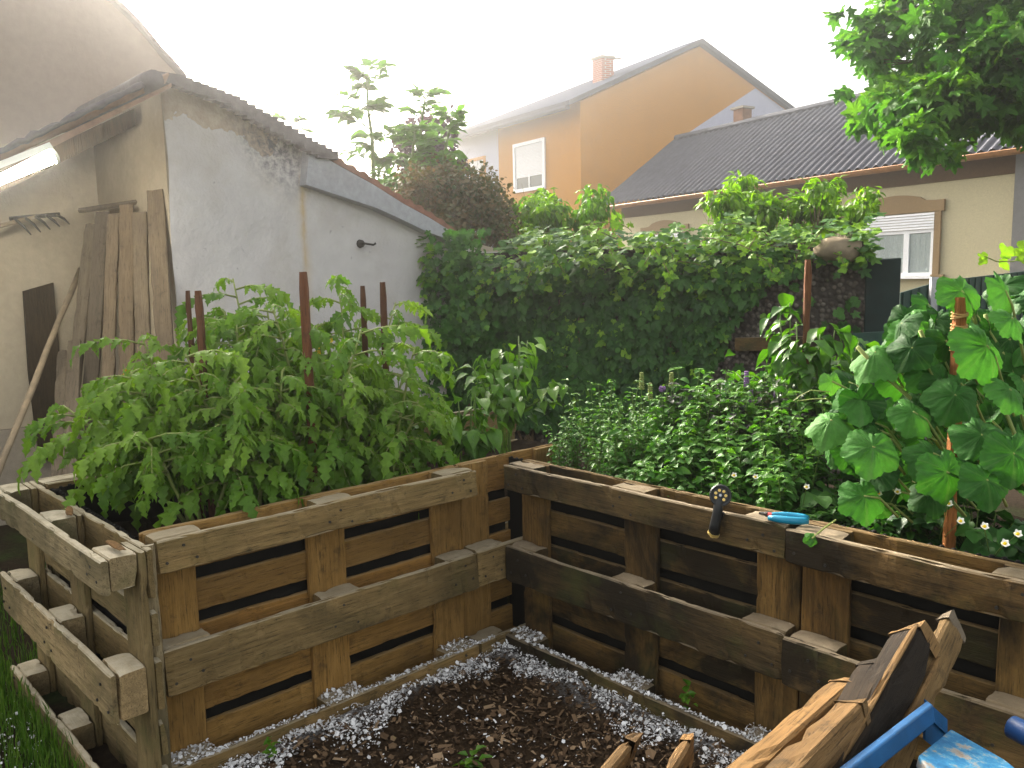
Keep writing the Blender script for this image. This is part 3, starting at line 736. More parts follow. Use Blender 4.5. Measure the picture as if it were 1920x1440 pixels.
mb.slab([(Bk[0][0], Bk[0][1], 0), (Bk[1][0], Bk[1][1], 0), (Bk[1][0], Bk[1][1], zt-.055), (Bk[0][0], Bk[0][1], zt-.055)], -wn*.2)
mb.build('concrete', MT['pebble'], t)
# ledge board across the wall
mb = MB(); p = onpl(1378, 634, B+wn*.10, wn); q = onpl(1560, 630, B+wn*.10, wn)
dz = np.array([0, 0, -.085]); mb.slab([p, q, q+dz, p+dz], -wn*.05); o = mb.build('ledge_board', MT['skid_darkx']); tag(o, 'old dark board fixed low across the pebbled wall', 'board')
# cap stone
c = at(1572, 470, 5.05); mb = MB(); vs = []; fs = []
nu, nv = 16, 9
for i in range(nv+1):
    th = math.pi*i/nv
    for j in range(nu):
        ph = 2*math.pi*j/nu; d = np.array([math.sin(th)*math.cos(ph), math.sin(th)*math.sin(ph), math.cos(th)])
        r = np.array([.14, .12, .085])*(1+.25*nz(*(d*1.6+3)))*1.0; e = RT*d[0]*r[0]+FW*d[1]*r[1]+np.array([0, 0, 1])*d[2]*r[2]; vs.append(c+e)
fs = [(i*nu+j, (i+1)*nu+j, (i+1)*nu+(j+1) % nu, i*nu+(j+1) % nu) for i in range(nv) for j in range(nu)]
mb.add(vs, fs); tag(mb.build('cap_stone', MT['stone'], smooth=True), 'rounded brown stone resting on top of the ivy wall', 'stone')

# dark green panel and fence beyond
def quad(pxs, D, th, dirv=None):
    ps = [at(x, y, d) for (x, y), d in zip(pxs, D)]
    return MB().slab(ps, (dirv if dirv is not None else FW)*th)
t = thing('green_post', 'dark green steel gate post box beside the end of the pebbled wall', 'post', at(1655, 620, 5.2)*np.array([1, 1, 0]))
mb = MB(); p = at(1624, 505, 5.12); q = at(1690, 500, 5.0); 
for z0, z1 in ((0, 1.62),): mb.slab([(p[0], p[1], z0), (q[0], q[1], z0), (q[0], q[1], 1.60), (p[0], p[1], 1.585)], FW*np.array([1, 1, 0])*.3)
mb.build('box', MT['greendark'], t, bevel=.006)
mb = MB(); p2 = at(1590, 625, 4.95); q2 = at(1676, 620, 4.8); mb.slab([p2, q2, q2-np.array([0, 0, .13]), p2-np.array([0, 0, .13])], FW*.03); mb.build('latch_plate', MT['greenmetal'], t, bevel=.004)
t = thing('green_fence', 'dark green sheet metal fence below the cream house window', 'fence', at(1800, 620, 6.4)*np.array([1, 1, 0]))
f0 = at(1688, 549, 6.4); f1 = at(1750, 531, 6.6); f2 = at(1813, 521, 7.0); f3 = at(1925, 508, 7.6); f4 = at(2150, 490, 8.6)
fl = [f0, f1, f2, f3, f4]
for a, b in zip(fl[:-1], fl[1:]):
    mb = MB(); n = max(2, int(np.linalg.norm((b-a)[:2])/.1)); mb.slab([(a[0], a[1], 0), (b[0], b[1], 0), b, a], FW*np.array([1, 1, 0])*.02)
    for i in range(n):
        p = a+(b-a)*(i+.5)/n; w = nrm((b-a)*np.array([1, 1, 0]))*.02; mb.slab([(p[0]-w[0], p[1]-w[1], .0), (p[0]+w[0], p[1]+w[1], 0), (p[0]+w[0], p[1]+w[1], p[2]-.01), (p[0]-w[0], p[1]-w[1], p[2]-.01)], -FW*np.array([1, 1, 0])*.012)
    mb.build('sheet_panel', MT['greenmetal'], t)
mb = MB(); p = at(1749, 528, 6.4); mb.slab([(p[0]-.018, p[1]-.018, 0), (p[0]+.018, p[1]+.018, 0), (p[0]+.018, p[1]+.018, p[2]+.03), (p[0]-.018, p[1]-.018, p[2]+.03)], -FW*.035); mb.build('post', MT['steel'], t)

# ivy
def ivy():
    P = []; D = []; H = []; S = []; LV = []
    base = A.copy()
    def bul(s, z): return max(.05, .15+.22*nz(s*1.5, z*1.7, 3)+.12*nz(s*4, z*4, 8))
    N = 9000
    s = rng.uniform(-.25, WL+.05, N); z = rng.uniform(.45, zt+.30, N)
    for a, b in zip(s, z):
        f = a/WL
        # right part of the wall stays bare below the overhang
        lim = float(np.interp(f, [0, .58, .62, .72, .80, .92, 1], [-1, -1, .5, 1.2, 1.46, 1.56, 1.58]))+.14*nz(a*4, 1, 6)
        if b < lim and rng.random() > .03: continue
        hump = .03+.20*nz(a*1.7, 9, 1)+.12*nz(a*5, 3, 1)
        if b > zt+hump+.05: continue
        k = bul(a, b)*(1.5 if b > 1.45 else 1)*(.6+.4*min(1, b))
        dpt = k*rng.random()**.5 if b < zt-.08 else rng.uniform(-.34, k*1.3)
        if a < 0: dpt = rng.uniform(.05, .3)
        p = base+wd*a+wn*dpt; p[2] = b; P.append(p)
        topy = max(0, min(1, (b-1.35)/.4))
        outw = dpt/(k+.01)
        H.append(wn*(1.0-.55*topy)+np.array([0, 0, .45+1.0*topy])+rng.normal(0, .33, 3))
        D.append(wd*rng.normal(0, .7)+np.array([0, 0, -1+.75*topy])+wn*(.25+.5*topy)+rng.normal(0, .2, 3))
        young = rng.random() < .07+.5*topy**1.5
        S.append(rng.uniform(.038, .074)*(1.0 if not young else .85))
        LV.append(rng.uniform(.62, 1.0) if young else np.clip(rng.normal(.22+.22*topy, .13), 0, .6))
    # clump over the shed corner
    for _ in range(420):
        q = at(rng.normal(868, 26), rng.uniform(430, 640), rng.uniform(5.6, 6.0)); 
        P.append(q); H.append(wn+np.array([.4, 0, .4])+rng.normal(0, .3, 3)); D.append(np.array([0, 0, -1])+rng.normal(0, .45, 3)); S.append(rng.uniform(.03, .05)); LV.append(np.clip(rng.normal(.3, .15), 0, .7))
    # hanging young strands
    strands = []
    for k in range(30):
        a = rng.uniform(.15, 1.0)**.8*WL; z0 = zt+rng.uniform(-.15, .08); p = base+wd*a+wn*rng.uniform(.18, .34); p[2] = z0
        pts = [p.copy()]; v = wn*.3+wd*rng.normal(.1, .5)+np.array([0, 0, rng.uniform(-.2, .5)]); L = rng.integers(4, 11) if a < WL*.72 else rng.integers(2, 6)
        for i in range(L):
            v = v+np.array([0, 0, -.2])+wd*(.16 if k % 2 else -.16)+rng.normal(0, .15, 3); p = p+nrm(v)*.05; pts.append(p.copy())
            for _ in range(2):
                P.append(p+rng.normal(0, .012, 3)); H.append(wn*.8+np.array([0, 0, .8])+rng.normal(0, .3, 3)); D.append(v+rng.normal(0, .6, 3)); S.append(rng.uniform(.022, .05)); LV.append(rng.uniform(.6, 1))
        strands.append(pts)
    return P, D, H, S, LV, strands
P, D, H, S, LV, strands = ivy()
t = thing('ivy', 'thick dark green ivy covering the garden wall with bright young shoots on top', 'ivy', (A+B)/2)
idx = rng.random(len(P)) < .6
arr = [np.array(x) for x in (P, D, H, S, LV)]
inst('foliage', [(T_IVY, *[x[idx] for x in arr]), (T_IVY2, *[x[~idx] for x in arr])], MT['L_ivy'], t)
mb = MB()
for p in strands: mb.tube(p, .0028, 4)
for k in range(40):
    a = rng.uniform(0, WL*.62); p = A+wd*a+wn*.03; pts = []
    for i in range(14): pts.append(p+np.array([0, 0, .1+i*.11])+wd*.12*nz(i*.4, k, 1)+wn*.02*nz(i, k, 5))
    mb.tube(pts, [.010-.0004*i for i in range(14)], 5)
mb.build('stems', MT['rootbrown'], t)

# ------------------------------------------------------------------ cream house
HE = 3.25
el = onz(1148, 384, HE); er = onz(1889, 281, HE)
ed = er-el; EL = np.linalg.norm(ed); ed = ed/EL; en = np.array([-ed[1], ed[0], 0]); 
if np.dot(en, FW) < 0: en = -en
t = thing('cream_house', 'low cream house with dark corrugated roof, copper gutter and brown window surrounds', 'house', (el+er)/2*np.array([1, 1, 0]))
Z = np.array([0, 0, 1.0])
# ridge from the pixel of its left end
r_ = ray(1268, 262)
ex0 = onz(1118, 388, HE); OFFL = np.dot(el-ex0, ed)
Mx = np.array([r_, -en, -Z]).T; sol = np.linalg.solve(Mx, el-ed*OFFL-CP); RW, RH = sol[1], sol[2]
fl0 = el+en*.30; fr0 = er+en*.30      # facade line set back under the eave
mb = MB(); mb.slab([fl0*[1, 1, 0], fr0*[1, 1, 0], fr0*[1, 1, 0]+Z*(HE-.32), fl0*[1, 1, 0]+Z*(HE-.32)], en*(2*RW-.8)); mb.build('wall', MT['cream'], t)
mb = MB(); mb.slab([fl0*[1, 1, 0]+Z*(HE-.318)-en*.02, fr0*[1, 1, 0]+Z*(HE-.318)-en*.02, fr0*[1, 1, 0]+Z*(HE+.03)-en*.02, fl0*[1, 1, 0]+Z*(HE+.03)-en*.02], en*(2*RW-.8)); mb.build('eaves_band', MT['soffit_brown'], t)
mb = MB(); e0 = el-ed*OFFL; L = EL+1.2+OFFL; nw = int(L/.177); ns = 6; vs = []
for i in range(nw*6+1):
    s = L*i/(nw*6); h = .026*math.cos(2*math.pi*i/6)
    for j in range(ns+1): vs.append(e0+ed*s+en*(RW*j/ns)+Z*(RH*j/ns+h+.03+.012*(j % 2)))
m = ns+1; mb.add(vs, [(i*m+j, (i+1)*m+j, (i+1)*m+j+1, i*m+j+1) for i in range(nw*6) for j in range(ns)])
# rear slope
mb.slab([e0+en*RW+Z*(RH+.02), e0+ed*L+en*RW+Z*(RH+.02), e0+ed*L+en*2*RW, e0+en*2*RW], -Z*.03)
rf = mb.build('roof', MT['eternit'], t)
mb = MB(); 
for i in range(int(L/.42)):
    s = i*.42; mb.tube([e0+ed*s+en*RW+Z*(RH+.03), e0+ed*(s+.45)+en*RW+Z*(RH+.045)], [.09, .075], 9)
o = mb.build('ridge_tiles', MT['eternit'], rf); o.location = -V((0, 0, 0)); 
mb = MB(); mb.slab([e0+Z*.02-ed*.02, e0+en*RW+Z*(RH+.02)-ed*.02, e0+en*RW+Z*(RH-.16)-ed*.02, e0-Z*.16-ed*.02], ed*.04); mb.build('verge_board', MT['roof_dark'], t)
mb = MB(); mb.slab([fl0*[1,1,0]+Z*(HE-.3), fl0*[1,1,0]+en*(RW-.3)+Z*(HE+RH-.1), fl0*[1,1,0]+en*(2*RW-.8)+Z*(HE-.3)], ed*.2); mb.build('gable', MT['cream'], t)
mb = MB(); g0 = el-ed*.2-en*.09-Z*.05; g1 = er+ed*.35-en*.09-Z*.02
prof_ = [(math.cos(a)*.075, math.sin(a)*.075) for a in np.linspace(math.pi, 2*math.pi, 9)]
vs = [q+en*x+Z*y for q in (g0, g1) for x, y in prof_]+[q+en*x*.9+Z*y*.9 for q in (g0, g1) for x, y in prof_]
fs = [(i, i+1, 9+i+1, 9+i) for i in range(8)]+[(18+i, 27+i, 27+i+1, 18+i+1) for i in range(8)]
mb.add(vs, fs)
mb.tube([g0+en*-.075, g1+en*-.075], .013, 6)
nb = int(EL/.8)
for i in range(nb): q = g0+(g1-g0)*(i+.5)/nb; mb.tube([q-en*.078+Z*.01, q-Z*.08, q+en*.078], .009, 4)
mb.build('gutter', MT['copper'], t)
def fpt(px, py, off=0): return onpl(px, py, fl0, en)-en*off
def fsz(px, py): q = onpl(px, py, fl0, en); return np.dot(q-fl0, ed), q[2]
def fp(s, z, off=0): return fl0*[1, 1, 0]+ed*s+Z*z-en*off
def cream_window(s0, s1, z0, z1, tall=True):
    w = s1-s0
    sf = MB(); k = 16; a = .11   # surround with shaped top
    topc = [(s0-a-.05+(w+2*a+.1)*i/k, z1+.16+.13*max(0, math.cos((i/k-.5)*2*math.pi*.62))**1.0*(1 if 3 < i < 13 else .25)) for i in range(k+1)]
    sf.slab([fp(s, z, .05) for s, z in [(s0-a-.05, z1-.02)]+topc+[(s1+a+.05, z1-.02)]][::1], en*.045)
    sf.slab([fp(s0-a, z0, .045), fp(s0, z0, .045), fp(s0, z1-.021, .045), fp(s0-a, z1-.021, .045)], en*.04)
    sf.slab([fp(s1, z0, .045), fp(s1+a, z0, .045), fp(s1+a, z1-.021, .045), fp(s1, z1-.021, .045)], en*.04)
    sf.slab([fp(s1-.02, z0-.13, .06), fp(s1+a+.09, z0-.13, .06), fp(s1+a+.09, z0+.02, .06), fp(s1-.02, z0+.02, .06)], en*.05)
    sf.build('surround', MT['trim_brown'], t)
    wb = MB(); fr = .055
    zs = z1-.30
    for q in ((s0, s0+fr, z0, zs), (s1-fr, s1, z0, zs), (s0+w*.62, s0+w*.62+.10, z0+fr, zs-fr), (s0+w*.08, s0+w*.08+.03, z0+fr, zs-fr)): wb.slab([fp(q[0], q[2], .03), fp(q[1], q[2], .03), fp(q[1], q[3], .03), fp(q[0], q[3], .03)], en*.028)
    for q in ((s0+fr, s1-fr, z0, z0+fr), (s0+fr, s1-fr, zs-fr, zs)): wb.slab([fp(q[0], q[2], .03), fp(q[1], q[2], .03), fp(q[1], q[3], .03), fp(q[0], q[3], .03)], en*.028)
    wb.slab([fp(s0-.02, z0-.045, .11), fp(s1+.02, z0-.045, .11), fp(s1+.02, z0-.003, .11), fp(s0-.02, z0-.003, .11)], en*.108)
    win = wb.build('window', MT['frame_white'], t)
    L0 = t.location
    def sub(mbx, nm, mt): 
        ob = mbx.build(nm, mt, None); ob.parent = win; ob.location = -L0; return ob
    gb = MB(); gb.slab([fp(s0+fr, z0+fr, .012), fp(s1-fr, z0+fr, .012), fp(s1-fr, zs-fr, .012), fp(s0+fr, zs-fr, .012)], en*.006)
    g2 = sub(gb, 'pane', MT['winglass'])
    cb = MB(); n = 40; vs = []
    for i in range(n+1):
        s = s0+fr+(w-2*fr)*i/n; o_ = .004+.003*math.sin(i*1.9)
        vs += [fp(s, z0+fr+.0, o_), fp(s, zs-fr, o_)]
    cb.add(vs, [(2*i, 2*i+2, 2*i+3, 2*i+1) for i in range(n)]); sub(cb, 'curtain', MT['curtain'])
    sb = MB()
    nsl = 6
    for i in range(nsl): 
        zz = zs+.004+(z1-.03-zs)*i/nsl; hh = (z1-.03-zs)/nsl
        sb.slab([fp(s0, zz, .055), fp(s1, zz, .055), fp(s1, zz+hh-.008, .042), fp(s0, zz+hh-.008, .042)], en*.035)
    sb.build('roller_shutter', MT['shutter'], t)
g = G('window_glass'); g.b.inputs['Roughness'].default_value = .05; g.b.inputs['Base Color'].default_value = (.55, .62, .62, 1); g.b.inputs['Alpha'].default_value = .32; MT['winglass'] = g.m
s1_, zb_ = fsz(1750, 517); _, zt_ = fsz(1752, 394); s0_ = s1_-1.42
cream_window(s0_, s1_, zb_, zt_)
sA, zA = fsz(1286, 436); zt2 = zt_
cream_window(sA-1.35, sA-.05, zb_, zt2)
# chimney
cc = onpl(1386, 262, el+en*RW, en); cc = e0+ed*np.dot(cc-e0, ed)+en*(RW+.1)
cz = HE+RH
mb = MB(); hw = .15
q = cc*[1, 1, 0]
mb.slab([q-ed*hw-en*hw+Z*(cz-.4), q+ed*hw-en*hw+Z*(cz-.4), q+ed*hw+en*hw+Z*(cz-.4), q-ed*hw+en*hw+Z*(cz-.4)], Z*.78); ch = mb.build('chimney', MT['brick_old'], t)
mb = MB(); hw = .20
mb.slab([q-ed*hw-en*hw+Z*(cz+.383), q+ed*hw-en*hw+Z*(cz+.383), q+ed*hw+en*hw+Z*(cz+.383), q-ed*hw+en*hw+Z*(cz+.383)], Z*.05); o = mb.build('cap', MT['plinth']); o.parent = ch; o.location = -t.location
# grey neighbouring wall at the right edge
t = thing('grey_building', 'grey rendered house wall at the right edge of the photo', 'building', er*np.array([1, 1, 0]))
mb = MB(); p = er*[1, 1, 0]+ed*.02+en*.2; mb.slab([p, p+ed*4, p+ed*4+Z*5.2, p+Z*5.2], en*5-0*ed); mb.build('wall', MT['grey_render'], t)
mb = MB(); mb.slab([p+Z*5.203-en*.3-ed*.0, p+ed*4.3+Z*5.203-en*.3, p+ed*4.3+Z*5.35-en*.3, p+Z*5.35-en*.3], en*5.6); mb.build('roof', MT['roof_dark'], t)

# ------------------------------------------------------------------ yellow house
HY = 6.3
P0 = onz(1088, 190, HY); P1 = onz(1492, 219, HY); P2 = onz(856, 256, HY)
gd = nrm((P1-P0)*[1, 1, 0]); gn = np.array([-gd[1], gd[0], 0]); gn = gn if np.dot(gn, FW) > 0 else -gn
fd = nrm((P2-P0)*[1, 1, 0]); fn = np.array([-fd[1], fd[0], 0]); fn = fn if np.dot(fn, FW) > 0 else -fn
RG = onpl(1312, 87, P0, gn); FLN = np.linalg.norm(P2-P0)
t = thing('yellow_house', 'two storey yellow and lavender house with slate roof behind the garden', 'house', P0*[1, 1, 0])
fdeep = fd*FLN
mb = MB(); mb.slab([P0*[1, 1, 0], P1*[1, 1, 0], P1-Z*.05, P0-Z*.05], fdeep); mb.slab([P0-Z*.049, P1-Z*.049, P1, RG, P0], fdeep*.08); mb.build('wall', MT['yellow'], t)
# lavender field on the gable
d1 = onpl(1416, 164, P0, gn); d0 = onpl(1268, 264, P0, gn); dl = d0
pr = P1+(RG-P1)*.0; e1 = P1-gd*.02
dv = nrm(RG-P1); d1b = P1+dv*np.dot(d1-P1, dv)-Z*.03
mb = MB(); mb.slab([d1b-gn*.006, dl-gn*.006, dl*[1, 1, 0]-gn*.006, e1*[1, 1, 0]-gn*.006, e1-Z*.02-gn*.006], gn*.005); mb.build('gable_field', MT['lavender'], t)
def ypl(px, py, off=0): return onpl(px, py, P0, fn)-fn*off
sl = np.dot(ypl(934, 250)-P0, fd)
mb = MB(); a = P0+fd*sl-fn*.006-Z*.02; b = P2-fd*.01-fn*.006-Z*.02; mb.slab([a, b, b*[1, 1, 0], a*[1, 1, 0]], fn*.005); mb.build('facade_field', MT['lavender'], t)
# roof
ov = -gn*.14; th = Z*.16
ev = nrm(P0-RG)
E0 = P0+ev*.45+ov; R0 = RG+Z*.02+ov
mb = MB(); ext = fdeep+fd*.3-ov*1
mb.add([E0+Z*.03, R0+Z*.03, R0+Z*.17, E0+Z*.17, E0+ext+Z*.03, R0+ext*.10+Z*.03, R0+ext*.10+Z*.17, E0+ext+Z*.17], [(0, 1, 2, 3), (7, 6, 5, 4), (0, 4, 5, 1), (3, 2, 6, 7), (0, 3, 7, 4), (1, 5, 6, 2)]); ev2 = nrm(P1-RG); E1 = P1+ev2*.5+ov
q_ = R0+gd*.01; mb.add([q_+Z*.028, E1+Z*.03, E1+Z*.17, q_+Z*.168, q_+ext*.1+Z*.028, E1+ext+Z*.03, E1+ext+Z*.17, q_+ext*.1+Z*.168], [(0, 1, 2, 3), (7, 6, 5, 4), (0, 4, 5, 1), (3, 2, 6, 7), (0, 3, 7, 4), (1, 5, 6, 2)])
mb.add([E0+ext+Z*.16, q_+ext*.1+Z*.16, E1+ext+Z*.16], [(0, 1, 2)]); rf = mb.build('roof', MT['roof_dark'], t)
mb = MB(); q = E0-Z*.02; mb.tube([q-fn*.05, q-fn*.05+ext], .07, 8); mb.build('gutter', MT['roof_dark'], t)
cp = onpl(1131, 140, P0+fd*1.2, gn); cq = cp*[1, 1, 0]; hw = .2
zc = P0[2]+np.dot(cp-P0, gd)/np.dot(RG-P0, gd)*(RG[2]-P0[2])
tz = onpl(1131, 112, P0+fd*1.2, gn)[2]
mb = MB(); mb.slab([cq-gd*hw-fd*hw+Z*(zc-.9), cq+gd*hw-fd*hw+Z*(zc-.9), cq+gd*hw+fd*hw+Z*(zc-.9), cq-gd*hw+fd*hw+Z*(zc-.9)], Z*(tz-zc+.9)); ch = mb.build('chimney', MT['brick'], t)
hw = .235
mb = MB(); mb.slab([cq-gd*hw-fd*hw+Z*(tz+.002), cq+gd*hw-fd*hw+Z*(tz+.002), cq+gd*hw+fd*hw+Z*(tz+.002), cq-gd*hw+fd*hw+Z*(tz+.002)], Z*.07)
mb.tube([cq+Z*(tz+.02)+gd*.2, cq+Z*(tz+.09)+gd*.6], .03, 6)
o = mb.build('cap', MT['plinth']); o.parent = ch; o.location = -t.location
def ywin(c4, mats, label=None):
    a, b, c, d = [ypl(*p) for p in c4]   # tl tr br bl
    u = nrm((b-a)*[1, 1, 0]); w = np.dot(b-a, u); z1 = a[2]; z0 = d[2]
    f = lambda s, z, o=0: a*[1, 1, 0]+u*s+Z*z-fn*o
    mb = MB(); k = .10
    for s0, s1, q0, q1 in ((-k, 0, z0-k, z1+k), (w, w+k, z0-k, z1+k), (0, w, z1, z1+k), (0, w, z0-k, z0)):
        mb.slab([f(s0, q0, .05), f(s1, q0, .05), f(s1, q1, .05), f(s0, q1, .05)], fn*.045)
    mb.build('surround', mats[0], t)
    mb = MB(); zs = z0+(z1-z0)*mats[1]
    nsl = 22
    for i in range(nsl):
        q0 = zs+(z1-zs)*i/nsl; h = (z1-zs)/nsl; mb.slab([f(0.01, q0, .035), f(w-.01, q0, .035), f(w-.01, q0+h*.9, .022), f(.01, q0+h*.9, .022)], fn*.015)
    mb.build('roller_shutter', MT['shutter'], t)
    wb = MB(); fr = .06
    for s0, s1 in ((0.001, fr), (w/2-fr/2, w/2+fr/2), (w-fr, w-.001)): wb.slab([f(s0, z0+.001, .03), f(s1, z0+.001, .03), f(s1, zs, .03), f(s0, zs, .03)], fn*.02)
    wn_ = wb.build('window', MT['frame_white'], t)
    gb = MB(); gb.slab([f(fr, z0+.002, .012), f(w-fr, z0+.002, .012), f(w-fr, zs, .012), f(fr, zs, .012)], fn*.006); ob = gb.build('pane', MT['glass']); ob.parent = wn_; ob.location = -t.location
ywin([(967, 277), (1019, 266), (1020, 346), (968, 356)], (MT['frame_white'], .26))
ywin([(880, 305), (908, 299), (909, 352), (880, 358)], (MT['yellow'], .55))

# ------------------------------------------------------------------ vegetation helpers
def bush(name, label, catg, base, clumps, n, T, size, mat, group=None, lvf=None, spread=.16, bark='bark', droop=.3, trunk=.03, limbs=True, few=False):
    """clumps: list of (centre, radius). Leaves scattered in clumps, branches from base to every clump."""
    base = np.array(base, float); t = thing(name, label, catg, base, group)
    P = []; D = []; H = []; S = []; LV = []
    w = np.array([r**2 for c, r in clumps]); w = w/w.sum(); allc = np.mean([c for c, r in clumps], axis=0)
    mb = MB(); root = base
    if few is not False: root = np.array(few, float); mb.tube([base, base*.5+root*.5+np.array([.05, .03, 0]), root], [.16, .13, .10], 10)
    for (c, r), ww in zip(clumps, w):
        k = max(6, int(n*ww)); c = np.array(c)
        q = rv(k, 1); q /= np.linalg.norm(q, axis=1, keepdims=True); rad = rng.random(k)**.45*r
        pos = c+q*rad[:, None]*np.array([1, 1, .8])
        up = np.clip((q[:, 2]*rad/r), -1, 1)
        d = q*.6+rv(k, .45)+np.array([0, 0, -droop]); h = np.array([0, 0, 1.0])+rv(k, .45)+q*.3
        P.append(pos); D.append(d); H.append(h); S.append(rng.uniform(.7, 1.2, k)*size); LV.append(np.clip(rng.normal(.4, .2, k)+.15*up+rng.normal(0, .1), 0, 1))
        if limbs and (few is False or rng.random() < .3):
            mid = root*.5+c*.5+rng.normal(0, .08, 3)*np.linalg.norm(c-root)*.6
            m1 = root*.8+c*.2+np.array([0, 0, .15])*np.linalg.norm(c-root)
            mb.tube([root, m1, mid, c], [trunk, trunk*.7, trunk*.42, trunk*.12], 6)
            for _ in range(2 if few is not False else 5):
                e = c+rng.normal(0, r*.6, 3); mb.tube([mid*.4+c*.6, (mid*.2+c*.8)*.5+e*.5, e], [trunk*.2, trunk*.13, trunk*.05], 4)
    inst('crown', [(T, np.concatenate(P), np.concatenate(D), np.concatenate(H), np.concatenate(S), np.concatenate(LV))], mat, t)
    if limbs: mb.build('trunk', MT[bark], t, smooth=True)
    return t
def inpoly(x, y, poly):
    c = False; j = len(poly)-1
    for i in range(len(poly)):
        (xi, yi), (xj, yj) = poly[i], poly[j]
        if (yi > y) != (yj > y) and x < (xj-xi)*(y-yi)/(yj-yi)+xi: c = not c
        j = i
    return c
def clumps_in(poly, D0, D1, n, r0, r1):
    xs = [p[0] for p in poly]; ys = [p[1] for p in poly]; out = []
    while len(out) < n:
        x, y = rng.uniform(min(xs), max(xs)), rng.uniform(min(ys), max(ys))
        if inpoly(x, y, poly): out.append((at(x, y, rng.uniform(D0, D1)), rng.uniform(r0, r1)))
    return out

# plane/maple tree at the top right: trunk stands out of frame to the right
poly = [(1600, -60), (1600, 20), (1605, 70), (1650, 140), (1625, 180), (1615, 205), (1690, 240), (1720, 280), (1800, 255), (1890, 225), (2080, 230), (2120, -60)]
cl = clumps_in(poly, 5.7, 7.4, 95, .16, .28)+[(at(x, y, d), r) for x, y, d, r in [(1590, 30, 6.6, .12), (1590, 90, 6.4, .10), (1582, 172, 6.3, .06), (1612, 225, 6.4, .11), (1650, 262, 6.4, .10), (1720, 298, 6.3, .08), (1690, 270, 6.4, .11), (1760, 285, 6.4, .12), (1625, 110, 6.4, .12), (1650, 40, 6.5, .16), (1850, 90, 6.1, .2), (1890, 60, 5.6, .16), (1780, 150, 6.2, .2), (1760, 60, 6.6, .2), (1700, 160, 6.3, .16), (1850, 200, 6.3, .18), (1900, 170, 6.2, .2), (1830, 20, 6.3, .2), (1730, 110, 6.4, .2), (1680, 200, 6.4, .14)]]
tb = at(2200, 700, 7.0); tb[2] = 0
bush('maple_tree', 'leafy green maple tree hanging in from the top right corner', 'tree', tb, cl, 3900, T_MAP, .104, MT['L_maple'], trunk=.022, droop=.5, few=at(2120, 60, 7.0))
# shrubs behind the ivy wall
def shrub(name, label, poly, D0, D1, nc, r0, r1, n, T, size, mat, bx, group=None, **k):
    b = at(bx, 500, (D0+D1)/2); b[2] = 0
    return bush(name, label, 'shrub', b, clumps_in(poly, D0, D1, nc, r0, r1), n, T, size, mat, group, trunk=.02, **k)
shrub('walnut_shrub', 'bright green leafy shrub in front of the cream house wall', [(1320, 430), (1318, 385), (1390, 335), (1430, 365), (1490, 335), (1530, 330), (1570, 375), (1628, 365), (1635, 395), (1560, 425), (1480, 455), (1390, 465)], 6.1, 6.9, 34, .07, .15, 2500, T_WAL, .085, MT['L_walnut'], 1440, droop=.5)
shrub('walnut_shrub', 'bright green shrub with drooping leaves below the yellow house', [(975, 440), (955, 395), (1010, 360), (1040, 380), (1060, 425), (1085, 390), (1110, 362), (1145, 390), (1175, 430), (1160, 460), (1050, 470)], 7.0, 7.8, 28, .08, .16, 2000, T_WAL, .085, MT['L_walnut'], 1080, droop=.8)
shrub('smoke_bush', 'brownish green smoke bush above the shed roof edge', [(770, 345), (800, 325), (850, 325), (900, 345), (935, 375), (960, 420), (940, 455), (850, 440), (800, 400)], 6.6, 7.6, 46, .13, .24, 9000, T_ROUND, .038, MT['L_cotinus'], 870)
shrub('plum_tree', 'dark purple leaved tree between the saplings behind the shed', [(745, 300), (740, 250), (750, 215), (790, 200), (830, 215), (850, 260), (880, 290), (870, 330), (800, 340)], 9.0, 10.2, 26, .12, .24, 1900, T_ROUND, .07, MT['L_plum'], 800)
shrub('elder_shrub', 'low green shrub at the foot of the saplings above the shed verge', [(690, 340), (720, 310), (790, 300), (840, 330), (830, 360), (770, 365)], 7.0, 7.8, 14, .08, .15, 900, T_ELD, .09, MT['L_elder'], 770)

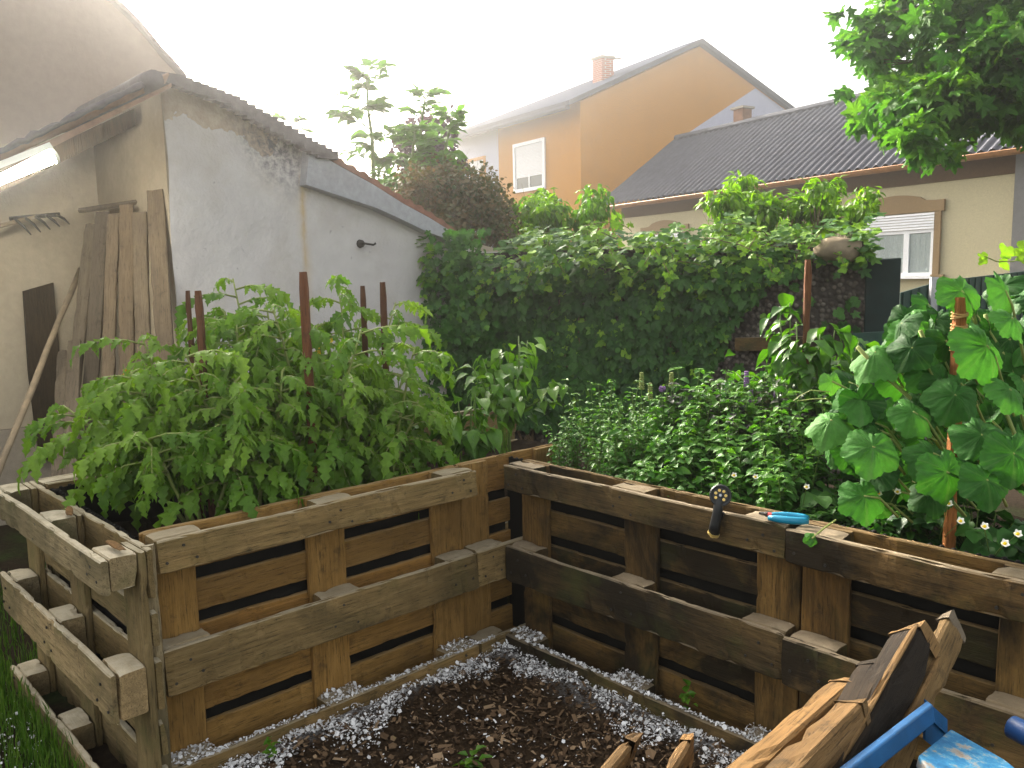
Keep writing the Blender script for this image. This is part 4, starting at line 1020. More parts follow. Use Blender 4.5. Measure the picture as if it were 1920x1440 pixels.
def sapling(label, pts, D, n, leaf, lvc, whorls, spread):
    """upright sapling with pinnate leaves: pts = stem in pixels"""
    sp = [at(x, y, D) for x, y in pts]; b = sp[0].copy(); b[2] = 0
    t = thing('elder_sapling', label, 'sapling', b, 'saplings behind the shed')
    mb = MB(); k = len(sp); mb.tube([b]+sp, [.03]+[.018*(1-i/k)+.004 for i in range(k)], 6)
    P = []; Dd = []; H = []; S = []; LV = []
    for w in range(whorls):
        f = w/(whorls-1); i = f*(k-1); i0 = min(int(i), k-2); p = sp[i0]+(sp[i0+1]-sp[i0])*(i-i0)
        for q in range(3 if w < whorls-1 else 5):
            a = w*1.57+q*(2*math.pi/(2 if w < whorls-1 else 5))+rng.normal(0, .4)
            out = np.array([math.cos(a), math.sin(a), .35+.5*f+rng.normal(0, .15)]); L = spread*(1.05-.55*f)*rng.uniform(.7, 1.2)
            pts_ = [p+out*L*u-np.array([0, 0, .35*L*u*u]) for u in (0, .35, .7, 1)]
            mb.tube(pts_, [.006, .004, .003, .002], 4)
            for u in (.45, .65, .85, 1.0):
                c = p+out*L*u-np.array([0, 0, .35*L*u*u]); lat = nrm(np.cross(out, (0, 0, 1)))
                for sd in ((-1, 1) if u < 1 else (0,)):
                    P.append(c); Dd.append(out*.55+lat*sd*.8+np.array([0, 0, -.25])+rng.normal(0, .15, 3)); H.append(np.array([0, 0, 1])+rng.normal(0, .3, 3)); S.append(leaf*rng.uniform(.9, 1.4)*(1.15-.4*f)); LV.append(np.clip(lvc+rng.normal(0, .15), 0, 1))
    inst('foliage', [(T_ELD, np.array(P), np.array(Dd), np.array(H), np.array(S), np.array(LV))], MT['L_elder'], t)
    mb.build('stem', MT['stem'], t, smooth=True)
sapling('tall sapling with leaf tufts standing highest above the shed roof', [(700, 330), (698, 260), (690, 205), (688, 145)], 7.6, 0, .155, .25, 8, .31)
sapling('second tall sapling with a leafy top right of the tallest one', [(790, 340), (785, 280), (790, 235), (797, 185)], 7.8, 0, .15, .4, 6, .25)
sapling('bright green sapling close to the yellow house', [(830, 350), (832, 300), (838, 265), (846, 225)], 7.2, 0, .13, .75, 6, .2)
sapling('pale green sapling between the two tall ones', [(770, 360), (772, 320), (775, 275), (778, 250)], 7.3, 0, .13, .6, 5, .2)
sapling('tip of a small sapling peeping over the shed roof', [(560, 300), (552, 265), (545, 232)], 8.6, 0, .12, .3, 4, .2)

# ------------------------------------------------------------------ raised bed plants
def tomato(label, base, h, lean, spread, nl=22, lw=0, seed=0):
    base = np.array(base, float); t = thing('tomato_plant', label, 'tomato plant', base, 'tomato plants in the left arm of the bed')
    mb = MB(); P = []; D = []; H = []; S = []; LV = []; FL = []
    for br in range(4):
        a0 = br*2.1+seed; st = [base+np.array([math.cos(a0)*.06*f*3+lean[0]*f**1.5, math.sin(a0)*.06*f*3+lean[1]*f**1.5, h*(1-.11*br)*f])+rng.normal(0, .008, 3) for f in np.linspace(0, 1, 8)]
        mb.tube(st, [.0085-.0007*i for i in range(8)], 6)
        n = int(nl*1.15) if br == 0 else int(nl*.85)
        for i in range(n):
            f = max(.1, lw)+(1-max(.1, lw))*(i+.5)/n; k = f*7; i0 = min(int(k), 6); p = st[i0]+(st[i0+1]-st[i0])*(k-i0)
            a = i*2.4+br*1.3+seed+rng.normal(0, .3); L = spread*(1-.45*max(0, f-.5))*rng.uniform(.75, 1.2)*(.75 if f < .25 else 1)
            out = np.array([math.cos(a), math.sin(a), .42 if f > .5 else .2]); drop = L*rng.uniform(.45, .95)*(1.15-.4*f)
            path = lambda u: p+out*L*u-np.array([0, 0, drop*u*u])
            mb.tube([path(u) for u in (0, .3, .6, 1)], [.0042, .0034, .0026, .0016], 4)
            lv0 = np.clip(rng.normal(.46+.28*f, .15), 0, 1)
            for u in (.25, .38, .52, .66, .79, .91, 1.0):
                c = path(u); tg = nrm(path(min(1, u+.02))-path(u-.02)); lat = nrm(np.cross(tg, (0, 0, 1)))
                big = rng.uniform(.75, 1.25)*L*.285*(.75 if u < .4 else 1.0)
                for sd in ((-1, 1) if u < 1 else (0,)):
                    P.append(c); D.append(tg*.55+lat*sd*.85+np.array([0, 0, -.42])+rng.normal(0, .2, 3)); H.append(np.array([0, 0, 1])+rng.normal(0, .35, 3)-tg*.1)
                    S.append(big*(1.25 if u == 1 else 1)); LV.append(np.clip(lv0+rng.normal(0, .08), 0, 1))
    inst('foliage', [(T_TOM, np.array(P), np.array(D), np.array(H), np.array(S), np.array(LV))], MT['L_tomato'], t)
    mb.build('stems', MT['stem_pale'], t, smooth=True)
    return t
tz = .60
TP = [('tomato plant at the left end of the bed, sprawling over the end pallet', (-.66, -.98), .62, (-.16, -.16), .25, 20, .58),
      ('tomato plant with bare pale stems at the near left corner of the bed', (-.42, -1.02), .58, (-.03, -.03), .23, 18, .62),
      ('tomato plant in the back row behind the leftmost stake', (-.84, -.80), .82, (-.05, -.05), .27, 22, .38),
      ('tomato plant in front of the leftmost stake', (-.50, -.80), .78, (.0, -.03), .24, 22, .42),
      ('tomato plant with a leaf tuft rising highest between two stakes', (-.76, -.54), .95, (-.02, 0), .26, 24, .15),
      ('tomato plant at the foot of the tallest brown stake', (-.48, -.52), .82, (.02, .02), .25, 24, .3),
      ('tomato plant against the two right stakes, tall and full of flowers', (-.76, -.20), .94, (0, .04), .24, 24, .15),
      ('rightmost tomato plant, low and bushy near the inner corner', (-.48, -.24), .66, (.0, .06), .23, 20, .12)]
for i, (lab, (x, y), h, le, sp, nl, fm) in enumerate(TP): tomato(lab, (x, y, tz), h, le, sp, nl, fm, seed=i*.9)
# tomato flowers: small yellow trusses
def flower_cluster(label, px, py, D, n, mat, spread):
    c = at(px, py, D); t = thing('tomato_blossom', label, 'blossom', c, 'yellow blossoms among the tomato leaves'); P = []; DD = []; H = []
    for i in range(n):
        q = c+rng.normal(0, spread, 3)
        for k in range(5):
            a = k*2*math.pi/5; P.append(q); DD.append(RT*math.cos(a)+UP*math.sin(a)-FW*.4); H.append(-FW)
    inst('petals', [(T_PETAL, np.array(P), np.array(DD), np.array(H), .014, .5)], mat, t)
    mb = MB(); mb.tube([c+np.array([0, 0, .03]), c+np.array([.01, 0, -.02]), c+np.array([.02, .01, -.07])], .002, 4); mb.build('stalk', MT['stem'], t)
flower_cluster('cluster of yellow tomato blossoms just right of the tallest stake', 600, 655, 3.55, 8, MT['yellowflower'], .03)
flower_cluster('single yellow blossom left of the tallest stake', 531, 670, 3.45, 2, MT['yellowflower'], .012)
flower_cluster('orange yellow blossom at the left of the tomato bed', 232, 697, 3.3, 2, MT['orangeflower'], .008)
# stakes
def stake(label, px, py, X=None, Y=None, w=.026, mat='stake', zb=.3, twine=0):
    p = onx(px, py, X) if X is not None else ony(px, py, Y)
    t = thing('garden_stake', label, 'stake', (p[0], p[1], zb), 'wooden stakes in the raised bed', R(40+px % 13))
    mb = MB(); rough_board(mb, (-w/2, -w/2*.8, 0), (w/2, w/2*.8, p[2]-zb), 2, px*.1, .0025, .006, .002, .002, .06); mb.build('post', MT[mat], t, local=True)
    return t, p
stake('brown stake furthest left, standing among the tomato leaves', 371, 545, -.62)
stake('tallest brown stake in the middle of the tomatoes', 569, 510, -.36, None, .031)
stake('shorter brown stake at the right of the tomatoes, left of its neighbour', 680, 536, -.72, None, .024)
stake('brown stake at the right end of the tomatoes', 717, 529, -.60, None, .026)
stake('small brown stake tip showing behind the leftmost stake', 352, 545, -.85, None, .02)
stake('brown stake standing in the pepper plant in front of the pebbled wall', 1515, 487, None, .95, .026)
ct, cpos = stake('orange brown stake bound with twine among the cucumber leaves', 1801, 558, None, .33, .029, 'stake_light')
for z in (.012, .045, .10, .21, .30):
    mb = MB()
    for k in range(3):
        zz = cpos[2]-.3-z-.03-k*.006; r_ = .021
        mb.tube([(math.cos(a)*r_, math.sin(a)*r_*.85, zz+.004*math.sin(a+k)) for a in np.linspace(0, 2*math.pi, 15)], .0022, 5)
    mb.build('twine', MT['twine'], ct, local=True)

def pepper(label, base, h, n, size, seed=0, top=None, lvc=.45):
    base = np.array(base, float); t = thing('pepper_plant', label, 'pepper plant', base, 'pepper plants in the raised bed')
    mb = MB(); P = []; D = []; H = []; S = []; LV = []
    fork = base+np.array([0, 0, h*.36]); mb.tube([base, base*.5+fork*.5+rng.normal(0, .006, 3), fork], [.010, .008, .007], 6)
    for b in range(11):
        a = b*2.4+seed; rr_ = h*(.12+.26*((b*.37) % 1)); e = fork+np.array([math.cos(a)*rr_, math.sin(a)*rr_, h*(.62-.38*((b*.37) % 1))]); m_ = fork*.5+e*.5+np.array([math.cos(a), math.sin(a), 0])*h*.05
        mb.tube([fork, m_, e], [.006, .0045, .0025], 5)
        for i in range(n//11):
            u = rng.uniform(.1, 1.05); c = (fork+(m_-fork)*min(1, 2*u) if u < .5 else m_+(e-m_)*(2*u-1))+rng.normal(0, h*.035, 3)
            aa = a+rng.normal(0, 1.2); d = np.array([math.cos(aa), math.sin(aa), rng.uniform(-.95, .25)])
            P.append(c); D.append(d); H.append(np.array([0, 0, 1.])+.5*np.array([math.cos(aa), math.sin(aa), 0])+rng.normal(0, .25, 3)); S.append(size*rng.uniform(.6, 1.15)); LV.append(np.clip(rng.normal(lvc+.2*(u-.5), .15), 0, 1))
    inst('foliage', [(T_PEP, np.array(P), np.array(D), np.array(H), np.array(S), np.array(LV))], MT['L_pepper'], t)
    mb.build('stems', MT['stem'], t, smooth=True)
pepper('tall pepper plant in the inner corner, in front of the ivy', (-.62, .62, .6), .66, 190, .09, 0, None, .6)
pepper('lower pepper plant with large leaves just right of the tomatoes', (-.46, .20, .6), .42, 90, .10, 1)
pepper('small pepper plant between the tomatoes and the white wall', (-.80, .12, .6), .52, 90, .095, 2)
pb = cpos*0+ony(1518, 640, .95); pepper('dark leaved pepper plant around the stake by the pebbled wall', (pb[0], pb[1], .62), .80, 320, .092, 3, None, .22)

# onion / grass tufts at the corner
def tuft(name, label, px, py, z, n, L, catg='grass tuft', group=None, mat='L_grass'):
    b = onz(px, py, z); k = n
    a = rng.uniform(0, 2*math.pi, k); d = np.stack([np.cos(a)*.35, np.sin(a)*.35, np.ones(k)], 1)
    t_ = inst(name, [(T_BLADE, b+rv(k, .012)*[1, 1, 0], d, np.stack([-np.cos(a)*1., -np.sin(a), .6*np.ones(k)], 1)*-1, rng.uniform(.6, 1.1, k)*L, rng.uniform(.3, .9, k))], MT[mat])
    tag(t_, label, catg, group)
gt = 'grassy onion shoots in the bed corner'
for px, py, n, L, lab in [(795, 880, 9, .16, 'leftmost tuft of thin onion shoots in the bed corner'), (858, 868, 8, .20, 'middle tuft of onion shoots behind the corner block'), (905, 862, 7, .15, 'small tuft of onion shoots right behind the corner block'), (945, 850, 8, .22, 'tall tuft of onion shoots below the tall pepper plant')]:
    tuft('onion_shoots', lab, px, py, .62, n, L, 'onion shoots', gt)

def herb(name, label, catg, pts, hfun, n, size, mat, group=None, T=T_MINT, lvc=.45, spikes=None, pairs=9, flow=None):
    """clump of upright stems with opposite leaf pairs; pts = list of (x,y) stem feet"""
    pts = np.array(pts); base = np.array([pts[:, 0].mean(), pts[:, 1].mean(), .64]); t = thing(name, label, catg, base, group)
    mb = MB(); P = []; D = []; H = []; S = []; LV = []
    for (x, y) in pts:
        h = hfun(x, y)*rng.uniform(.75, 1.15); ln = rng.normal(0, .12, 2)*h+np.array([-.0, -.16])*h*rng.random()
        top = np.array([x+ln[0], y+ln[1], .64+h]); b = np.array([x, y, .62]); mid = b*.5+top*.5+np.array([0, 0, .03])
        mb.tube([b, mid, top], [.0028, .0022, .0012], 4)
        for i in range(pairs):
            f = .22+.78*i/(pairs-1); c = b+(mid-b)*f*2 if f < .5 else mid+(top-mid)*(2*f-1)
            a = i*1.57+rng.normal(0, .3)
            for sd in (0, math.pi):
                d = np.array([math.cos(a+sd), math.sin(a+sd), rng.uniform(-.25, .45)]); P.append(c+d*.006); D.append(d); H.append(np.array([0, 0, 1.])+rng.normal(0, .3, 3))
                S.append(size*rng.uniform(.7, 1.2)*(1.1-.5*max(0, f-.6))); LV.append(np.clip(rng.normal(lvc+.3*(f-.6), .14), 0, 1))
        if rng.random() < .5:
            for k in range(5):
                a = k*1.26; P.append(top); D.append(np.array([math.cos(a), math.sin(a), .7])); H.append(np.array([-math.cos(a)*.5, -math.sin(a)*.5, 1])); S.append(size*.5); LV.append(min(1, lvc+.35))
    inst('foliage', [(T, np.array(P), np.array(D), np.array(H), np.array(S), np.array(LV))], mat, t)
    mb.build('stems', MT['stem'], t)
    return t
def feet(n, x0, x1, y0, y1): return np.stack([rng.uniform(x0, x1, n), rng.uniform(y0, y1, n)], 1)
herb('oregano_plant', 'feathery oregano clump at the left of the herbs, by the inner corner', 'oregano', feet(70, -.02, .36, .24, .62), lambda x, y: .27+.12*(y > .42), 0, .024, MT['L_mint'], lvc=.55, pairs=11)
herb('mint_plant', 'large dense mint clump behind the dark pallet', 'mint', feet(230, .30, 1.05, .26, .90), lambda x, y: .18+.42*(y-.2), 0, .041, MT['L_mint'], pairs=10)
herb('lemon_balm', 'low leafy lemon balm trailing at the pallet edge left of the nozzle', 'lemon balm', feet(95, .28, .92, .17, .30), lambda x, y: .15+.03*math.sin(x*14), 0, .034, MT['L_mint'], lvc=.38, pairs=7)
herb('mint_plant', 'darker mint patch right of the big clump, behind the nozzle', 'mint', feet(70, 1.02, 1.40, .24, .62), lambda x, y: .11+.12*(y-.2), 0, .034, MT['L_mint'], lvc=.3, pairs=8)
bx, by = [float(v) for v in ony(1420, 790, .85)[:2]]
tb_ = herb('purple_basil', 'dark purple basil with lilac flower spikes in front of the pebbled wall', 'basil', feet(60, bx-.26, bx+.22, .62, 1.02), lambda x, y: .40, 0, .042, MT['L_basil'], pairs=9)
def spike(parent, px, py, D, L, mat, r=.0075, n=9):
    mb = MB(); c = at(px, py, D)
    for i in range(n):
        z = -L*i/n
        for k in range(5):
            a = k*1.26+i*.6; q = c+np.array([math.cos(a)*r*(.4+.6*i/n), math.sin(a)*r*(.4+.6*i/n), z]); mb.lathe(q, (math.cos(a), math.sin(a), .3), [(.002, -.004), (.005, 0), (.003, .006)], 6)
    mb.build('flower_spike', mat, parent)
    st = MB(); st.tube([c, c-np.array([0, 0, L+.18])], .002, 4); st.build('spike_stem', MT['stem'], parent)
for px, py, L in ((1400, 698, .07), (1409, 733, .06), (1456, 728, .045)): spike(tb_, px, py, 3.35, L, MT['purpleflower'])
t = thing('white_basil', 'pale flowering basil spikes rising behind the mint', 'basil', ony(1220, 760, .95))
for px, py, L in ((1203, 700, .08), (1219, 720, .08), (1259, 700, .07), (1357, 716, .085)): spike(t, px, py, 3.75 if px < 1300 else 3.3, L, MT['stem_pale'] if px < 1300 else MT['petal'], .008)
c = at(1242, 729, 3.7); t = thing('chive_flower', 'single round lilac chive flower above the mint', 'flower', c-np.array([0, 0, .25]))
mb = MB(); 
for i in range(60):
    d = nrm(rng.normal(0, 1, 3)); mb.tube([c, c+d*.016], [.002, .0028], 4)
mb.build('head', MT['purpleflower'], t); mb = MB(); mb.tube([c, c-np.array([0, 0, .25])], .002, 4); mb.build('stalk', MT['stem'], t)

# strawberries
def strawberry(label, base, n, R0, flowers=(), seed=0, lvc=.42):
    base = np.array(base, float); t = thing('strawberry_plant', label, 'strawberry plant', base, 'strawberry plants along the right pallets')
    mb = MB(); P = []; D = []; H = []; S = []; LV = []
    for i in range(n):
        a = i*2.4+seed; r = R0*rng.uniform(.3, 1); c = base+np.array([math.cos(a)*r, math.sin(a)*r, rng.uniform(.05, .17)])
        mb.tube([base, base*.4+c*.6+np.array([0, 0, .02]), c], .0018, 4)
        s = rng.uniform(.045, .068); lv = np.clip(rng.normal(lvc, .16), 0, 1); tilt = np.array([math.cos(a), math.sin(a), 0])
        for k in (-1, 0, 1):
            aa = a+k*1.35; P.append(c); D.append(np.array([math.cos(aa), math.sin(aa), -.22+rng.normal(0, .12)])); H.append(np.array([0, 0, 1.])+tilt*.35+rng.normal(0, .15, 3)); S.append(s); LV.append(lv)
    inst('foliage', [(T_STRAW, np.array(P), np.array(D), np.array(H), np.array(S), np.array(LV))], MT['L_straw'], t)
    for (px, py, Dp) in flowers:
        c = at(px, py, Dp); nn = nrm(-FW+np.array([0, 0, .8])); u = nrm(np.cross(nn, (0, 0, 1))); v = np.cross(nn, u)
        ang = [k*2*math.pi/5 for k in range(5)]
        f_ = inst('flower', [(T_PETAL, np.array([c+nn*.001*k for k in range(5)]), np.array([u*math.cos(a)+v*math.sin(a)+nn*.25 for a in ang]), np.array([nn]*5), .0105, .5)], MT['petal'], t)
        cb = MB(); cb.lathe(c+nn*.002, nn, [(.004, -.001), (.0036, .003), (.0015, .005)], 8); o = cb.build('flower_centre', MT['yellowflower']); o.parent = f_; o.location = -t.location
        mb.tube([base, (base+c)/2+np.array([0, 0, .01]), c], .0012, 4)
    mb.build('stalks', MT['stem'], t)
def sb(px, py): 
    p = onz(px, py, .74); p[2] = .645; p[1] = max(p[1], .21); return p
strawberry('strawberry plant directly behind the hose nozzle with two white flowers', sb(1400, 925), 20, .16, [(1376, 892, 2.72), (1416, 895, 2.7)], 0)
strawberry('strawberry plant behind the blue secateurs', sb(1500, 945), 20, .15, [(1512, 914, 2.52)], 1)
strawberry('strawberry plant below the lowest cucumber leaves with two small flowers', sb(1640, 950), 20, .15, [(1647, 926, 2.28), (1682, 923, 2.26)], 2)
strawberry('strawberry plant on the right side with two flowers near the rim', sb(1760, 975), 20, .14, [(1778, 945, 2.04), (1800, 978, 1.98)], 3)
strawberry('strawberry plant at the right edge of the photo with open white flowers', sb(1860, 1000), 22, .14, [(1845, 988, 1.90), (1907, 1002, 1.80), (1883, 1020, 1.80)], 4)
strawberry('dark strawberry plant in the shade behind the others, under the cucumber', (1.55, .5, .655), 26, .22, [], 5, .25)  # this plant and the next: darker leaf colour paints the shade under the cucumber
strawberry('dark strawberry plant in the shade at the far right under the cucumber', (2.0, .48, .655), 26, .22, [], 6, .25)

# cucumber: big leaves on climbing stems
def cucumber(label, base, leaves, fill, seed, poly=None):
    base = np.array(base, float); t = thing('cucumber_plant', label, 'cucumber plant', base, 'cucumber plants climbing the twine stake')
    gr = {0: [], 1: [], 2: []}; mb = MB()
    def put(c, d, h, s, lv, stem_from=None):
        k = rng.integers(0, 3); gr[int(k)].append((c, d, h, s, lv))
        ax_ = base+np.append((c-base)[:2]*.5, 0)+np.array([0, 0, (c[2]-base[2])*.55]); dl_ = ax_-c
        q = c+dl_*min(1, .11/np.linalg.norm(dl_))-np.array([0, 0, .03])
        mb.tube([q, q*.45+c*.55+np.array([0, 0, .02]), c], [.004, .0035, .003], 5)
    for (px, py, D, w, tilt, roll, lv) in leaves:
        c = at(px, py, D); s = w*D/FPX*.60
        tilt = .35+.75*tilt+rng.normal(0, .12); hn = nrm(-FW*math.cos(tilt)+np.array([0, 0, 1])*math.sin(tilt)+RT*roll*.4); dt = -UP*.7-FW*.35+RT*roll*1.2+rng.normal(0, .15, 3)
        put(c-hn*0, dt, hn, s, lv)
    for i in range(fill):
        while True:
            x, y = rng.uniform(1540, 2020), rng.uniform(530, 960)
            if inpoly(x, y, poly): break
        D = rng.uniform(2.25, 3.0); c = at(x, y, D); hn = nrm(-FW*.5+np.array([0, 0, 1])*rng.uniform(.5, 1.5)+rng.normal(0, .4, 3))
        put(c, -UP*.7+RT*rng.normal(0, .8), hn, rng.uniform(.045, .085), np.clip(rng.normal(.2, .15), 0, 1))  # leaves deep in the plant coloured darker, painting its inner shade
    inst('foliage', [(T_CUK[k], *[np.array([g[j] for g in v]) for j in range(5)]) for k, v in gr.items() if v], MT['L_cuke'], t)
    # main vines
    for k in range(4):
        tp = at(1640+90*k, 560+30*(3-k), 2.35); pts = [base+(tp-base)*f+np.array([math.sin(f*5+k)*.04, math.cos(f*4+k)*.04, 0]) for f in np.linspace(0, 1, 9)]; mb.tube(pts, .006, 6)
    mb.build('stems', MT['stem_pale'], t, smooth=True)
    return t
HL = [(1640, 660, 2.35, 100, .95, -.9, .75), (1710, 628, 2.4, 85, .7, .1, .7), (1613, 748, 2.3, 95, .9, .1, .6), (1557, 788, 2.3, 90, .55, -.6, .85), (1636, 838, 2.15, 105, .25, -.1, .62), (1712, 772, 2.2, 90, .5, .3, .6),
      (1850, 648, 2.05, 135, .75, .4, .55), (1893, 730, 2.0, 90, .6, .5, .6), (1803, 545, 2.3, 95, 1.1, .2, .6), (1885, 545, 2.2, 100, 1.1, .3, .6), (1717, 592, 2.5, 70, .9, -.5, .7), (1750, 850, 2.15, 100, .7, .3, .35),
      (1840, 815, 2.05, 115, .3, .2, .25), (1775, 885, 2.0, 105, .6, .1, .3), (1897, 596, 2.0, 80, 1.0, .3, .6), (1620, 930, 2.15, 90, .9, .1, .5), (1760, 620, 2.45, 80, .6, .4, .6), (1690, 700, 2.4, 90, .5, .2, .5), (1560, 715, 2.4, 45, .3, .1, .95),
      (1745, 690, 2.3, 100, .4, .2, .35), (1790, 740, 2.2, 100, .5, -.2, .3), (1880, 660, 2.3, 100, .5, -.2, .4), (1900, 850, 1.95, 110, .5, .1, .22), (1850, 900, 1.95, 100, .6, .1, .2)]
cp_ = [(1560, 740), (1620, 690), (1660, 640), (1700, 580), (1780, 540), (1950, 520), (2120, 560), (2120, 920), (1800, 900), (1700, 960), (1600, 930), (1570, 860), (1545, 800)]
cucumber('big leaved cucumber plant filling the right side of the bed around the twine stake', (1.85, .62, .655), HL, 230, 1, cp_)
# tendrils and small leaf over the rim
t = thing('vine_shoot', 'small cucumber shoot drooping over the dark pallet beside the secateurs', 'shoot', at(1560, 985, 2.2))
p0 = at(1567, 975, 2.36); p1 = at(1545, 990, 2.33); p2 = at(1522, 1010, 2.3)
mb = MB(); mb.tube([p0, p1, p2], .003, 5); mb.build('stalk', MT['stem_pale'], t)
inst('foliage', [(T_CUK[0], np.array([p2, p2-UP*.003-RT*.01]), np.array([-RT-UP*.2, -UP+RT*.3]), np.array([-FW+np.array([0, 0, .5]), -FW]), np.array([.024, .014]), .7)], MT['L_cuke'], t)
t = thing('tendril', 'pair of thin curling cucumber tendrils reaching left over the basil', 'tendril', at(1560, 740, 2.4))
mb = MB(); mb.tube([at(1557, 735, 2.4), at(1520, 732, 2.42), at(1500, 742, 2.43), at(1488, 752, 2.44)], .0016, 5); mb.tube([at(1565, 765, 2.4), at(1550, 748, 2.41), at(1525, 748, 2.42), at(1495, 752, 2.43)], .0016, 5); mb.build('curl', MT['stem_pale'], t)
# vine sprig at right edge
t = thing('vine_sprig', 'light green vine sprig reaching in from the right edge above the fence', 'vine', at(2000, 470, 3.0))
pts = [at(2010, 450, 3.0), at(1940, 478, 3.0), at(1900, 490, 3.0), at(1868, 490, 3.0), at(1845, 480, 3.0)]
mb = MB(); mb.tube(pts, .0025, 5); mb.build('stalk', MT['stem_pale'], t)
inst('foliage', [(T_IVY2, np.array([at(x, y, 3.0) for x, y in [(1910, 480), (1895, 478), (1880, 487), (1850, 480), (1846, 486), (1925, 470), (1950, 470)]]), np.array([RT*a+UP*b for a, b in [(1, .2), (-.6, .7), (.4, -.6), (-.9, .2), (-.5, -.5), (.5, .6), (1, .2)]]), np.array([-FW+np.array([0, 0, .7])]*7)+rv(7, .2), np.array([.065, .05, .04, .03, .026, .07, .07]), .8)], MT['L_walnut'], t)

# ------------------------------------------------------------------ tools on the rim
# hose spray nozzle
hc = ony(1351, 929, -.020); fc = nrm(CP-hc+np.array([0, 0, -.1]))
t = thing('spray_nozzle', 'black hose spray nozzle with brass jets hung over the dark pallet', 'hose nozzle', hc)
mb = MB(); mb.lathe(hc, fc, [(.012, -.055), (.022, -.045), (.029, -.022), (.033, -.012), (.0335, .0), (.031, .004), (.026, .0035), (.024, .001)], 28); mb.build('head', MT['black'], t, smooth=False)
u = nrm(np.cross(fc, (0, 0, 1))); v = np.cross(u, fc)
for k in range(7):
    a = k*2*math.pi/7+.45; q = hc+(u*math.cos(a)+v*math.sin(a))*.0155+fc*.001
    mb = MB(); mb.lathe(q, fc, [(.0045, 0), (.0045, .0032), (.0028, .0034), (.0018, .001)], 12); mb.build('jet', MT['brass'], t)
mb = MB(); mb.lathe(hc+fc*.001, fc, [(.005, 0), (.005, .004), (.003, .0055)], 14); mb.build('centre_screw', MT['steel'], t)
h0 = hc-fc*.03-np.array([0, 0, .012]); h1 = ony(1352, 972, -.03); h2 = ony(1338, 1000, -.03)
mb = MB(); mb.tube([hc-fc*.012, hc*.75+h2*.25, hc*.5+h2*.5, hc*.25+h2*.75, h2], [.015, .0150, .0145, .016, .0172], 14); mb.build('handle', MT['black'], t, smooth=True)
ax = nrm(h2-h1); mb = MB(); mb.lathe(h2, ax, [(.0185, -.003), (.0185, .004), (.012, .007), (.007, .009), (.006, .014)], 16); mb.build('coupling', MT['brass'], t)
mb = MB(); mb.tube([h1-fc*.016+ax*-.02, h1-fc*.03+ax*.02, h1-fc*.025+ax*.05], [.004, .005, .004], 7); mb.build('trigger', MT['black'], t)
# hose going down behind
# secateurs
sc0 = onz(1432, 965, .818); sc1 = onz(1516, 972, .818); d = nrm((sc1-sc0)*[1, 1, 0]); n_ = np.array([-d[1], d[0], 0]); Ls = np.linalg.norm(sc1-sc0)
t = thing('secateurs', 'closed secateurs with bright blue handles lying on the pallet joint', 'secateurs', sc0)
for sd in (-1, 1):
    mb = MB(); pts = [sc0+d*Ls*f+n_*sd*(.006+.017*math.sin(f*2.6))+np.array([0, 0, -.004]) for f in np.linspace(.12, 1, 9)]
    mb.tube(pts, [.008, .0095, .0105, .011, .011, .011, .0108, .0105, .008], 10); mb.build('handle', MT['cyan'], t, smooth=True)
mb = MB(); b0 = sc0+d*Ls*.12; mb.slab([b0-n_*.012, b0+n_*.010, sc0-d*.006+n_*.012, sc0-d*.014+n_*.002, sc0-d*.004-n_*.008], np.array([0, 0, .006])); mb.build('blade', MT['nail'], t)
mb = MB(); mb.lathe(sc0+d*.012, (0, 0, 1), [(.009, -.004), (.009, .008), (.005, .010)], 12); mb.build('pivot', MT['nail'], t)
mb = MB(); mb.lathe(sc0+d*Ls*.10-n_*.006, d, [(.0095, 0), (.0098, .010)], 12); mb.build('collar', MT['pink'], t)

# ------------------------------------------------------------------ mulch, ash flakes, grass
def scatter_flakes(name, pts, size, mat, label, catg, flat=.35, lvp=(0, 1), aspect=None):
    k = len(pts); q = np.array(pts)
    T = (np.array([(-.5, -.18, 0), (.5, -.12, .03), (.55, .16, 0), (-.45, .2, .04)]), np.array([(0, 1, 2), (0, 2, 3)]), np.zeros(4))
    T2 = (np.array([(-.3, -.3, 0), (.35, -.25, .05), (.4, .3, 0), (0, .45, .08), (-.4, .2, 0)]), np.array([(0, 1, 2), (0, 2, 3), (0, 3, 4)]), np.zeros(5))
    a = rng.uniform(0, 6.28, k); D = np.stack([np.cos(a), np.sin(a), rng.normal(0, flat, k)], 1); H = np.array([0, 0, 1.])+rv(k, flat)
    S = (.35+rng.exponential(.55, k).clip(0, 2.2))*size; LV = rng.uniform(*lvp, k); i = rng.random(k) < (.8 if aspect is None else aspect)
    o = inst(name, [(T, q[i], D[i], H[i], S[i], LV[i]), (T2, q[~i], D[~i], H[~i], S[~i], LV[~i])], mat)
    o.data.polygons.foreach_set('use_smooth', np.zeros(len(o.data.polygons), bool))
    return tag(o, label, catg, kind='stuff')
